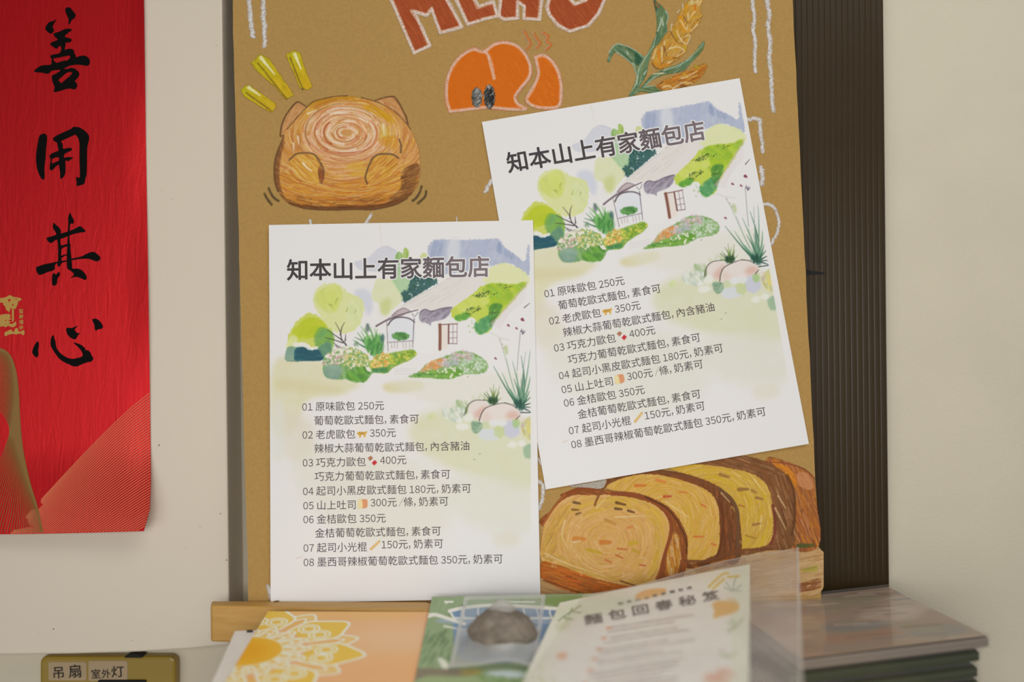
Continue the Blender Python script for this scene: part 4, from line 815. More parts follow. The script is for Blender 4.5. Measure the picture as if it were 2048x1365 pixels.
def flat_poly(name, polys, mat, parent, fpt, smooth=True):
    """polys: list of (outline, holes) in plane coordinates; filled and laid on the surface fpt"""
    VV, FF = [], []
    for outl, holes in polys:
        loops = [crom(outl, 4, True) if smooth else np.array(outl)] + [crom(h, 4, True) if smooth else np.array(h) for h in holes]
        L3 = [[Vector((p[0], p[1], 0)) for p in l] for l in loops]
        tri = tessellate_polygon(L3); flat = [p for l in L3 for p in l]; b = len(VV)
        VV += [fpt(p.x, p.y) for p in flat]
        for t in tri:
            a, c_, d = (flat[i] for i in t)
            FF.append(tuple(b + i for i in (t if (c_ - a).cross(d - a).z < 0 else t[::-1])))
    return mesh(name, VV, FF, mat, parent)
za = Z(50, 0, 6.822); zb = Z(50, 240, 8.533); zc = Z(50, 410, 7.583); zd = Z(50, 620, 10.5); ze = Z(0, 580, 13.65)
CH = [
 [(za([(550,120),(580,100),(615,105),(650,145),(685,190),(690,215),(670,250),(640,270),(620,305),(600,335),(592,325),(595,265),(570,205),(552,160)]), []),
  (za([(275,385),(318,310),(350,293),(385,287),(424,264),(385,340),(378,375),(398,418),(380,430),(368,455),(330,452),(300,425)]), []),
  (za([(388,470),(410,448),(470,430),(540,398),(600,390),(640,405),(625,422),(585,450),(550,480),(545,505),(585,515),(625,530),(638,550),(610,575),(553,585),(553,620),(540,675),(580,668),(640,668),(672,700),(668,720),(690,755),(695,780),(760,762),(815,760),(860,785),(885,830),(878,875),(850,898),(800,892),(720,882),(640,890),(590,905),(530,940),(580,938),(640,925),(690,945),(735,990),(730,1045),(680,1105),(700,1130),(712,1170),(690,1210),(670,1220),(620,1210),(560,1215),(480,1240),(410,1255),(392,1245),(405,1190),(380,1130),(365,1040),(400,1015),(430,1000),(485,958),(430,955),(360,968),(325,1000),(290,1005),(220,990),(150,985),(125,965),(200,905),(260,890),(355,880),(360,835),(362,800),(342,760),(400,742),(475,722),(495,665),(480,625),(455,640),(430,665),(385,640),(345,605),(360,580),(420,555),(445,540),(410,505)]),
   [za([(385,800),(450,788),(540,768),(612,760),(605,800),(560,830),(540,825),(490,840),(435,856),(405,840)]), za([(455,1090),(500,1050),(550,1005),(600,982),(640,990),(620,1030),(560,1080),(495,1132),(470,1110)])])],
 [(zb([(240,290),(270,250),(325,232),(360,250),(376,290),(372,380),(360,480),(350,640),(335,760),(330,880),(335,960),(318,1022),(280,1000),(245,940),(205,830),(188,700),(190,580),(210,440)]), []),
  (zb([(475,325),(490,300),(560,255),(680,200),(780,155),(820,122),(860,118),(930,130),(1000,170),(1060,225),(1092,280),(1088,350),(1070,420),(1058,520),(1058,680),(1055,820),(1050,930),(1030,1000),(1010,1085),(960,1110),(885,1125),(880,1060),(870,985),(890,975),(930,985),(935,860),(930,720),(928,560),(930,420),(910,320),(860,255),(820,265),(740,305),(660,340),(615,365),(640,410),(650,490),(700,485),(760,475),(800,490),(790,520),(740,545),(690,570),(665,600),(670,645),(740,632),(800,640),(815,658),(770,680),(750,705),(690,695),(690,780),(690,880),(670,950),(620,1005),(600,985),(598,900),(585,830),(575,765),(520,800),(480,845),(440,862),(420,830),(425,760),(435,690),(430,655),(418,615),(450,575),(510,550),(570,520),(560,460),(545,390),(500,365)]),
   [zb([(460,675),(510,645),(570,640),(580,690),(540,710),(490,735),(462,742)])])],
 [(zc(p), []) for p in (
  [(425,300),(437,272),(470,305),(510,340),(540,385),(540,440),(535,560),(548,640),(548,780),(552,850),(540,910),(512,938),(490,905),(500,830),(502,700),(498,600),(485,520),(470,430),(440,380),(422,340)],
  [(655,180),(685,122),(705,170),(738,235),(730,285),(700,282),(682,305),(675,400),(672,500),(678,580),(690,610),(685,650),(695,740),(705,830),(712,900),(720,965),(800,968),(870,1000),(920,1060),(935,1110),(910,1140),(850,1115),(790,1095),(735,1098),(685,1112),(740,1060),(700,1005),(650,975),(635,920),(635,780),(640,640),(645,520),(648,400),(655,280)],
  [(330,500),(400,478),(470,455),(560,430),(660,400),(750,365),(830,325),(865,345),(918,400),(860,418),(760,435),(650,475),(560,510),(470,530),(400,578),(355,560),(330,525)],
  [(535,625),(580,610),(640,595),(640,625),(575,650),(545,680)], [(548,775),(600,755),(645,750),(645,765),(600,775),(550,805)],
  [(168,950),(210,930),(300,900),(400,880),(490,862),(560,850),(640,842),(640,860),(580,870),(530,895),(470,890),(450,930),(445,980),(400,1005),(340,1020),(270,1050),(215,1062),(180,1020)],
  [(700,820),(780,800),(860,780),(930,745),(1000,718),(1055,720),(1100,755),(1135,790),(1135,830),(1090,858),(1030,840),(970,820),(880,818),(780,828),(705,840)],
  [(430,1035),(455,1050),(470,1060),(500,1025),(520,1025),(525,1065),(490,1120),(480,1190),(445,1225),(410,1205),(410,1090)])],
 [(zd(p), []) for p in (
  [(260,665),(285,690),(288,760),(275,850),(282,930),(265,985),(232,1000),(200,970),(160,920),(150,880),(175,800),(215,720)],
  [(575,545),(605,540),(610,590),(635,660),(645,740),(670,820),(720,890),(790,950),(880,1005),(980,1030),(1080,1018),(1190,985),(1210,940),(1190,880),(1140,810),(1080,750),(1008,685),(1070,700),(1135,718),(1200,755),(1250,800),(1275,850),(1320,850),(1370,900),(1400,970),(1435,1020),(1390,1090),(1320,1100),(1220,1135),(1150,1165),(1090,1190),(1010,1185),(920,1145),(820,1100),(720,1030),(650,940),(590,850),(545,770),(535,680),(548,600)],
  [(865,400),(900,380),(980,382),(1040,360),(1108,335),(1060,385),(1040,420),(1065,465),(1105,490),(1145,490),(1110,540),(1075,600),(1030,622),(960,590),(910,540),(875,480)],
  [(1415,200),(1475,185),(1540,215),(1600,280),(1630,340),(1620,390),(1570,405),(1510,420),(1495,455),(1480,430),(1462,390),(1455,320),(1425,250)])]]
for ch in CH:
    VV, FF = [], []
    for k, one in enumerate(ch):
        o_ = flat_poly('stroke', [one], M['ink'], None, lambda x, y, k=k: red_pt(x, y, .00030 + .00004 * k)); b_ = len(VV)
        VV += [tuple(v.co) for v in o_.data.vertices]; FF += [tuple(b_ + i for i in q.vertices) for q in o_.data.polygons]
        me_ = o_.data; bpy.data.objects.remove(o_); bpy.data.meshes.remove(me_)
    mesh('brush_character', VV, FF, M['ink'], red)
EM = [(ze([(0,230),(100,215),(190,190),(215,160),(270,148),(325,165),(350,190),(450,205),(550,225),(595,255),(545,305),(495,310),(490,350),(490,390),(460,440),(430,520),(395,520),(380,490),(382,830),(345,885),(330,870),(325,500),(290,500),(265,590),(240,620),(220,580),(165,550),(140,450),(90,420),(90,370),(60,350),(-60,350),(-160,330),(-100,250)]), [ze([(228,254),(262,254),(296,264),(275,298),(268,326),(228,326)]), ze([(332,392),(368,388),(368,438),(332,438)]), ze([(335,238),(470,248),(478,268),(440,258),(400,252)])]),
      (ze([(-150,690),(0,690),(100,665),(260,660),(275,690),(300,710),(275,740),(270,780),(310,790),(310,810),(240,820),(235,850),(300,860),(290,880),(250,900),(260,930),(340,930),(400,890),(430,860),(450,930),(435,980),(360,1025),(280,1010),(230,980),(140,1030),(110,990),(0,1010),(-130,1020)]), [ze([(132,832),(178,824),(178,848),(142,856)]), ze([(152,940),(174,936),(174,958),(156,958)]), ze([(-4,926),(14,930),(0,944)])]),
      (ze([(130,1160),(200,1130),(290,1085),(330,1100),(330,1140),(395,1140),(400,1080),(430,1045),(470,1040),(495,1070),(505,1140),(590,1140),(610,1105),(655,1110),(675,1165),(650,1240),(610,1230),(590,1200),(500,1200),(450,1225),(400,1205),(300,1210),(220,1230),(150,1275),(120,1230)]), [])]
flat_poly('gold_emblem', EM, M['gold'], red, lambda x, y: red_pt(x, y, .0003), smooth=False)
def ribbons(name, lines, w, mat, parent, fpt):
    VV, FF = [], []
    for li, L in enumerate(lines):
        L = np.array(L, float); T = np.gradient(L, axis=0); T /= np.maximum(np.hypot(T[:, 0], T[:, 1]), 1e-6)[:, None]
        nn = np.stack([-T[:, 1], T[:, 0]], 1) * w / 2; b = len(VV)
        for p, q in zip(L, nn): VV += [fpt(*(p - q), li * 4e-6), fpt(*(p + q), li * 4e-6)]
        for i in range(len(L) - 1): FF.append((b + 2 * i, b + 2 * i + 1, b + 2 * i + 3, b + 2 * i + 2))
    return mesh(name, VV, FF, mat, parent)
Bc = crom([(-30,692),(0,697),(18,708),(30,735),(37,780),(40,840),(46,900),(60,965),(75,1015),(86,1066)], 4)
Ac = crom([(-70,700),(-50,740),(-30,775),(-6,812),(12,838),(19,860),(14,885),(-4,930),(-40,1000),(-80,1066)], 4)
ribbons('gold_wave_lines', [Bc * (1 - u ** 1.7) + Ac * u ** 1.7 for u in np.linspace(0, 1, 34)], 1.1, M['golddark'], red, lambda x, y, e: red_pt(x, min(y, 1066), .00025 + e))
dl = []
for i in range(48):
    u = i / 50; y0 = 787 + 282 * u ** .97; x1 = 22 + 275 * u ** 1.5
    xs = np.linspace(0, 1, 9); x0 = red_right(y0) - .8
    dl.append([(x0 + (x1 - x0) * a, y0 + (red_bottom((x1 + 220) / 515.) - 1.2 - y0) * (a ** (1.0 + .12 * (1 - u)))) for a in xs])
ribbons('gold_ray_lines', dl, 1.9, M['goldline'], red, lambda x, y, e: red_pt(x, y, .00008 + e))

# ---------------------------------------------------------------- glyphs
GC = {}
def glyph(ch, off=0.):
    if '!' <= ch <= '~':                        # the wide forms carry the right letter shapes; narrow them
        v, f = glyph(chr(ord(ch) + 0xFEE0), off)
        w = adv(ch); m = (v[:, 0].min() + v[:, 0].max()) / 2 if ch not in ',.' else .235
        return np.stack([(v[:, 0] - m) * (.86 if ch in '0123456789' else .55 if ch == '/' else .8) + w / 2, v[:, 1] * .97], 1), f
    k = (ch, off)
    if k not in GC:
        c = bpy.data.curves.new('glyph', 'FONT'); c.body = ch; c.size = 1; c.offset = off; c.resolution_u = 3
        o = bpy.data.objects.new('glyph', c); COL.objects.link(o)
        me = bpy.data.meshes.new_from_object(o.evaluated_get(bpy.context.evaluated_depsgraph_get()))
        v = np.array([q.co[:2] for q in me.vertices]).reshape(-1, 2); f = [tuple(p.vertices) for p in me.polygons]
        bpy.data.objects.remove(o); bpy.data.curves.remove(c); bpy.data.meshes.remove(me)
        GC[k] = (v, f)
    return GC[k]
def adv(ch):
    if ch in '0123456789': return .555
    if ch == ' ': return .225
    if ch in ',.': return .28
    if ch == '/': return .39
    return 1.
def lay(lines, fpt, off=0., bold=0.):
    """lines: (text, x, y, em, dx, dy[, scale y]): baseline start, em size, advance direction; returns verts, faces"""
    VV, FF = [], []
    sh = [(0, 0)] if not bold else [(bold * math.cos(a), bold * math.sin(a)) for a in [i * math.pi / 5 for i in range(10)]] + [(bold * .5 * math.cos(a), bold * .5 * math.sin(a)) for a in [i * math.pi / 2 for i in range(4)]]
    for L in lines:
        text, x, y, em, ux, uy = L[:6]; ky = L[6] if len(L) > 6 else 1.
        for ch in text:
            if ch != ' ':
                v, f = glyph(ch, off)
                for si, (hx, hy) in enumerate(sh):
                    b = len(VV)
                    for p in v: VV.append(fpt(x + em * (ux * (p[0] + hx) - uy * (p[1] + hy) * ky), y + em * (uy * (p[0] + hx) + ux * (p[1] + hy) * ky), *([si * 3e-6] if bold else [])))
                    FF += [tuple(b + i for i in q) for q in f]
            x += ux * em * adv(ch); y += uy * em * adv(ch)
    return VV, FF
# tiny vertical line beside the emblem
VV, FF = lay([(ch, 37.6, -(626.5 + 11 * i), 9.6, 1, 0) for i, ch in enumerate('寶嚴禪寺')], lambda x, y: red_pt(x, -y, .0003), .012)
mesh('gold_caption', VV, FF, M['gold'], red)

# ---------------------------------------------------------------- switch plate under the white panel
sp = empty('switch_plate', pt(215, 1420, D_WALL - .008))
def rrect(x0, y0, x1, y1, r, n=5):
    P = []
    for cx, cy, a in ((x1 - r, y0 + r, -math.pi / 2), (x1 - r, y1 - r, 0), (x0 + r, y1 - r, math.pi / 2), (x0 + r, y0 + r, math.pi)):
        P += [(cx + r * math.cos(a + i * math.pi / 2 / n), cy + r * math.sin(a + i * math.pi / 2 / n)) for i in range(n + 1)]
    return P
DP = D_WALL - .012
slab('plate', rrect(79, 1314, 351, 1530, 14), DP, D_WALL - .0001, M['ivory'], sp, .0025)
for (x0, y0, x1, y1, txt) in ((97, 1325, 173, 1362, [('吊', 104.5, 1356.5, 26, 1.0), ('扇', 137, 1354.5, 28, 1.0)]), (177, 1323, 255, 1363, [('室', 182, 1357, 20, 1.0), ('外', 203, 1356, 19, 1.0), ('灯', 222, 1354, 27, .9)])):
    lb = slab('label_sticker', rrect(x0, y0, x1, y1, 4), DP - .0004, DP, M['label'], sp, 0)
    VV, FF = lay([(ch, x, -y, em, 1, .05, k) for ch, x, y, em, k in txt], lambda x, y, e: pt(x, -y, DP - .0006 - e) - sp.location, 0, .012)
    mesh('handwriting', VV, FF, M['pen'], lb)
slab('switch_rocker', rrect(194, 1362, 291, 1480, 4), DP - .003, DP, M['black'], sp, .001)
slab('rubber_plug', [(248, 1314.5), (256, 1310), (266, 1307.5), (276, 1309), (286, 1314.5), (284, 1317), (250, 1317)], DP - .001, D_WALL - .002, M['black'], sp, .0008)
tag(sp, 'yellowed switch plate with two handwritten paper labels below the white panel', 'light switch')

# ---------------------------------------------------------------- dark corrugated panel
ppx0, ppx1 = pt(1150, 700, D_PP).x, None
Tl = pt(1766, 0, D_PP); Bl = pt(1778, 1170, D_PP)
z_top, z_bot = EYE + .62, EYE - .262
def xr_(z): return Tl.x + (Bl.x - Tl.x) * (z - Tl.z) / (Bl.z - Tl.z)
pitch = 11.6 * D_PP / FPX; nfl = 60; V = []; w_ = None
prof = [(0, 0), (.10, .00018), (.2, 0), (.6, -.00006), (1, 0)]
cols = []
for k in range(nfl):
    for u, dz in prof[:-1]: cols.append((k * pitch + u * pitch, dz))
cols.append((nfl * pitch, 0))
H2 = 2; VV = []
for z in (z_bot, z_top):
    xr0 = xr_(z)
    for c_, dz in cols: VV.append((xr0 - c_, D_PP + dz, z))
n = len(cols); FF = [(i, i + 1, n + i + 1, n + i) for i in range(n - 1)]
b0 = len(VV)
for z in (z_bot, z_top):
    for c_ in (0, nfl * pitch): VV.append((xr_(z) - c_, D_PP + .005, z))
FF += [(0, n, b0 + 2, b0), (n - 1, b0 + 1, b0 + 3, 2 * n - 1), (b0, b0 + 2, b0 + 3, b0 + 1)]
pp = mesh('corrugated_panel', VV, FF, M['pp'])
bm = bmesh.new(); bm.from_mesh(pp.data); bmesh.ops.recalc_face_normals(bm, faces=bm.faces); bm.to_mesh(pp.data); bm.free()
tag(pp, 'dark brown fluted plastic panel behind the right edge of the kraft board', 'plastic panel')
zk = Z(1560, 480, 7.585)
flat_poly('dent', [(zk([(340,470),(420,452),(470,470),(560,478),(600,490),(700,492),(640,515),(700,535),(600,522),(540,528),(440,528),(380,540),(330,520)]), [])], M['black'], pp, lambda x, y: pt(x, y, D_PP - .0004))

# ---------------------------------------------------------------- kraft board and its drawings
BA, BB = pt(1060, 0, .805), pt(1060, 1190, .778)
bu = Vector((1, 0, 0)); bn = bu.cross((BA - BB).normalized()); bn.normalize()
if bn.y > 0: bn = -bn
def bpt(px, py, off=0.): return on_plane(px, py, BA + bn * off, bn)
L0, L1, R0, R1 = bpt(465, 0), bpt(497, 1190), bpt(1585, 0), bpt(1642, 1185)
def ext(a, b, z): return a + (b - a) * ((z - a.z) / (b.z - a.z))
ztop = (L0.z + .22)
top = [ext(L0, L1, ztop), ext(R0, R1, ztop)]; bot = [ext(L0, L1, EYE - .2615), ext(R0, R1, EYE - .2615)]
rg = np.random.default_rng(5); nE = 46
def edge_pts(a, b): return [a + (b - a) * (i / nE) + Vector((rg.normal(0, .00022), 0, 0)) for i in range(nE + 1)]
LE, RE = edge_pts(top[0], bot[0]), edge_pts(top[1], bot[1])
VV = []; FF = []
for i in range(nE + 1): VV += [LE[i], RE[i], RE[i] - bn * .004, LE[i] - bn * .004]
for i in range(nE):
    a, b = 4 * i, 4 * i + 4
    for k in range(4): FF.append((a + k, b + k, b + (k + 1) % 4, a + (k + 1) % 4))
FF += [(0, 1, 2, 3), (4 * nE + 3, 4 * nE + 2, 4 * nE + 1, 4 * nE)]
board = mesh('kraft_board', VV, FF, M['kraft'])
bm = bmesh.new(); bm.from_mesh(board.data); bmesh.ops.recalc_face_normals(bm, faces=bm.faces); bm.to_mesh(board.data); bm.free()
tag(board, 'brown kraft board with pastel bread drawings leaning on the wall', 'sign board')
def canvas_mesh(name, c, fpt, mat, parent, gain=1., thr=.02):
    xs = c.x0 + np.arange(c.w) / c.res; ys = c.y0 + np.arange(c.h) / c.res
    a, b, d, e = (np.array(fpt(x, y)) for x, y in ((xs[0], ys[0]), (xs[-1], ys[0]), (xs[0], ys[-1]), (xs[-1], ys[-1])))
    V = np.zeros((c.h, c.w, 3))
    for j, y in enumerate(ys):           # exact on every row end, straight between
        p, q = np.array(fpt(xs[0], y)), np.array(fpt(xs[-1], y)); t = np.linspace(0, 1, c.w)[:, None]
        V[j] = p * (1 - t) + q * t
    colr = np.concatenate([np.clip(lin(np.clip(c.rgb, 0, 1)) * gain, 0, .95), np.clip(c.a, 0, 1)[..., None]], 2)
    return grid_mesh(name, V, c.a > thr, colr, mat, parent)
for nm, fn, off in (('menu_lettering', art_menu, .0003), ('loaf_drawing', art_loaf, .0003), ('yellow_ray_drawing', art_rays, .0003), ('bun_drawing', art_bun, .0004), ('wheat_drawing', art_wheat, .0003), ('sliced_bread_drawing', art_toast, .0003)):
    canvas_mesh(nm, fn(), lambda x, y, o=off: bpt(x, y, o), M['pastel'], board, GA)
for c_ in art_chalk(): canvas_mesh('chalk_mark', c_, lambda x, y: bpt(x, y, .0002), M['pastel'], board, GA)

# ---------------------------------------------------------------- the two menu sheets
def homog(src, dst):
    A = []
    for (x, y), (u, v) in zip(src, dst):
        A += [[x, y, 1, 0, 0, 0, -u * x, -u * y, -u], [0, 0, 0, x, y, 1, -v * x, -v * y, -v]]
    return np.linalg.svd(np.array(A))[2][-1].reshape(3, 3)
PW, PH = .210, .297
S1 = [(535, 460), (1058, 443), (1085, 1195), (548.5, 1197)]; S2 = [(965, 246), (1481, 157), (1615, 888), (1090, 978)]
UV = [(-PW / 2, PH / 2), (PW / 2, PH / 2), (PW / 2, -PH / 2), (-PW / 2, -PH / 2)]
HM = homog(S1, UV); HI = np.linalg.inv(HM)
def ap(Hm, x, y):
    w = Hm[2, 0] * x + Hm[2, 1] * y + Hm[2, 2]
    return (Hm[0, 0] * x + Hm[0, 1] * y + Hm[0, 2]) / w, (Hm[1, 0] * x + Hm[1, 1] * y + Hm[1, 2]) / w
def warp(u, v): return .0012 * sstep(-.06, -.1485, v) * (.3 + .7 * (u / .105) ** 2 * (u > 0)) + .0006 * sstep(.08, .1485, v)
ca = art_sheet(); nu, nv = 561, 793
U, Vv = np.meshgrid(np.linspace(-PW / 2, PW / 2, nu), np.linspace(PH / 2, -PH / 2, nv))
X, Y = ap(HI, U, Vv); fx = np.clip((X - ca.x0) * ca.res, 0, ca.w - 1.001); fy = np.clip((Y - ca.y0) * ca.res, 0, ca.h - 1.001)
ix, iy = fx.astype(int), fy.astype(int); tx, ty = (fx - ix)[..., None], (fy - iy)[..., None]
C = (ca.rgb[iy, ix] * (1 - tx) + ca.rgb[iy, ix + 1] * tx) * (1 - ty) + (ca.rgb[iy + 1, ix] * (1 - tx) + ca.rgb[iy + 1, ix + 1] * tx) * ty
G = np.stack([U, Vv, warp(U, Vv)], 2); colr = np.concatenate([lin(np.clip(C, 0, 1)), np.ones(C.shape[:2] + (1,))], 2)
sheet_me = grid_mesh('menu_sheet', G, np.ones(U.shape, bool), colr, M['printed'], None, False)
def spt(u, v, o=.00012): return (u, v, float(warp(u, v)) + o)
z2 = Z(520, 780, 3.174)
EMB = 20.07 * PW / 533.; lines = []
def add(t, X_, Y_):
    x, y = z2([(X_, Y_)])[0]; u, v = ap(HM, x, y); lines.append((t, u - .03 * EMB, v - .38 * EMB, EMB, 1, 0))
for t, X_, Y_ in (('01 原味歐包 250元', 268, 107), ('葡萄乾歐式麵包, 素食可', 343, 193), ('02 老虎歐包', 272, 281), ('350元', 692, 270), ('辣椒大蒜葡萄乾歐式麵包, 內含豬油', 347, 366), ('03 巧克力歐包', 276, 454), ('400元', 760, 440),
                  ('巧克力葡萄乾歐式麵包, 素食可', 352, 540), ('04 起司小黑皮歐式麵包 180元, 奶素可', 280, 631), ('05 山上吐司', 283, 720), ('300元 /條, 奶素可', 703, 704), ('06 金桔歐包 350元', 285, 806), ('金桔葡萄乾歐式麵包, 素食可', 360, 892),
                  ('07 起司小光棍', 289, 983), ('150元, 奶素可', 776, 967), ('08 墨西哥辣椒葡萄乾歐式麵包 350元, 奶素可', 291, 1072)): add(t, X_, Y_)
EMT = 44.8 * PW / 524.; u0, v0 = ap(HM, 520 + 176 / 3.5, 430 + 410 / 3.5); v0 -= .38 * EMT
title = '知本山上有家麵包店'
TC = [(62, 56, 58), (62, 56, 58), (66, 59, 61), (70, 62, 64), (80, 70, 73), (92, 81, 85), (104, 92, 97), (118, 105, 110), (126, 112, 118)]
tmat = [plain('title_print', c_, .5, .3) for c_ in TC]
kids = []
VV, FF = lay(lines, lambda u, v: spt(u, v)); me = bpy.data.meshes.new('price_list'); me.from_pydata(VV, [], FF); me.materials.append(M['text']); kids.append(('price_list', me))
VV, FF = lay([(title, u0, v0, EMT, 1, 0)], lambda u, v, e: spt(u, v, .00008 + e), 0, .068); me = bpy.data.meshes.new('title_outline'); me.from_pydata(VV, [], FF); me.materials.append(M['halo']); kids.append(('title_outline', me))
me = bpy.data.meshes.new('title_lettering'); VV, FF, MI = [], [], []
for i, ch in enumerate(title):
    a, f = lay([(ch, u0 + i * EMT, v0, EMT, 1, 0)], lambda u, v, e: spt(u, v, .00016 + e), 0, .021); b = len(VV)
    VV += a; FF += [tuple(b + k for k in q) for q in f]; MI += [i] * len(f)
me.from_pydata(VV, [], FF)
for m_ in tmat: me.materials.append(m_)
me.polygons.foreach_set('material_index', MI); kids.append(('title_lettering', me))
def place_sheet(px, off, label):
    P = [bpt(x, y, off) for x, y in px]; c_ = sum(P, Vector()) / 4
    ux = ((P[1] - P[0]) + (P[2] - P[3])).normalized(); uy = ((P[0] - P[3]) + (P[1] - P[2])); uy = (uy - ux * uy.dot(ux)).normalized(); uz = ux.cross(uy)
    o = link('menu_sheet', sheet_me); o.matrix_world = Matrix(((ux.x, uy.x, uz.x, c_.x), (ux.y, uy.y, uz.y, c_.y), (ux.z, uy.z, uz.z, c_.z), (0, 0, 0, 1)))
    for nm, m_ in kids: link(nm, m_, o)
    return tag(o, label, 'menu sheet', 'printed menu sheets on the kraft board')
place_sheet(S2, .0010, 'white printed menu sheet hung tilted, its lower left tucked behind the upright sheet')
place_sheet(S1, .0026, 'white printed menu sheet hung upright in front of the tilted one')
# ---------------------------------------------------------------- the counter and the rack in front of the boards
H_SHELF, H_RAIL, H_CARD = .2625, .2005, .2014
ct = empty('display_counter', (.07, .62, 0))
zs = EYE - H_SHELF
box('counter_top', -.185, .335, .36, .842, zs - .03, zs, M['wood2'], ct, .002)
for x in (-.15, .30):
    for y in (.39, .78): box('leg', x - .02, x + .02, y - .02, y + .02, 0, zs - .03, M['wood2'], ct, .002)
tag(ct, 'pale wooden counter under the leaflets and plastic cases', 'counter')
TP, TN = Vector((0, .738, EYE - H_CARD)), Vector((0, -.16, 1)).normalized()
def tilt(px, py, o=0.): return on_plane(px, py, TP + TN * o, TN)
def tilt_xy(x, y, o=0.): return Vector((x, y, TP.z + .16 * (y - TP.y) + o / TN.z))
rk = empty('leaflet_rack', (-.05, .65, zs))
A = [on_level(432, 1198.5, H_RAIL), on_level(900, 1204.5, H_RAIL), on_level(905, 1222, H_RAIL), on_level(421, 1212, H_RAIL)]
A[0].x -= .002
for v in A[:2]: v.y = min(v.y, .7760)
lo = [v.copy() for v in A]
for v in lo: v.z = EYE - .2285
hexa('back_rail', A, lo, M['wood'], rk, .0018)
for x, y in ((498, 1207), (860, 1209)):     # nail holes on the rail
    c_ = on_level(x + 55 if x < 600 else x, y - 3, H_RAIL) + Vector((0, 0, .0002))
    mesh('nail_hole', [c_ + Vector((.0022 * math.cos(a), .0022 * math.sin(a), 0)) for a in [i * math.pi / 5 for i in range(10)]], [tuple(range(10))], plain('dark_wood_hole', (120, 86, 44), .8, .2), rk)
tq = [(-.150, .50), (.09, .50), (.09, .735), (-.150, .735)]
hexa('tray_board', [tilt_xy(x, y, -.0066) for x, y in tq], [tilt_xy(x, y, -.0136) for x, y in tq], M['wood2'], rk, .001)
for x in (-.14, .06):
    for y in (.515, .715): box('leg', x, x + .02, y - .01, y + .01, zs, tilt_xy(x, y - .01, -.0136).z, M['wood2'], rk, 0)
    if x < 0: box('post', x, x + .02, .757, .770, zs, EYE - .2285, M['wood2'], rk, 0)
box('post', -.075, -.055, .755, .766, zs, EYE - .2285, M['wood2'], rk, 0)
tag(rk, 'pine rack whose back rail runs below the kraft board', 'rack')

# ---------------------------------------------------------------- leaflets
def frame_of(px0, px1, o):
    O = tilt(*px0, o); v = (tilt(*px1, o) - O).normalized(); u = v.cross(TN).normalized()
    return O, (u if u.x > 0 else -u), v
def sheet_on(name, O, u, v, w, l, th, mat, mside, parent=None, c=None):
    q = [O, O + u * w, O + u * w + v * l, O + v * l]; dn = u.cross(v).normalized()
    if dn.z > 0: dn = -dn
    o = hexa(name, q, [p + dn * th for p in q], mside, parent, 0)
    return o
O, u, v = frame_of((470, 1263), (430, 1353), -.0032)
gb = sheet_on('grey_leaflet', O, u, v, .13, .19, .0031, None, M['greybook'])
k_ = tilt(499, 1265, -.0032)
box('staple', k_.x - .002, k_.x + .0025, k_.y - .0009, k_.y + .0012, k_.z, k_.z + .0012, M['black'], gb, .0003)
tag(gb, 'pale grey leaflet with a black staple, under the orange leaflet', 'leaflet')
O, u, v = frame_of((536, 1224), (451, 1365), 0); u = (tilt(900, 1225.5) - O).normalized()
ob = sheet_on('orange_leaflet', O, u, v, .146, .205, .0030, None, M['page'])
tag(ob, 'orange leaflet printed with a white and yellow flower mandala', 'leaflet')
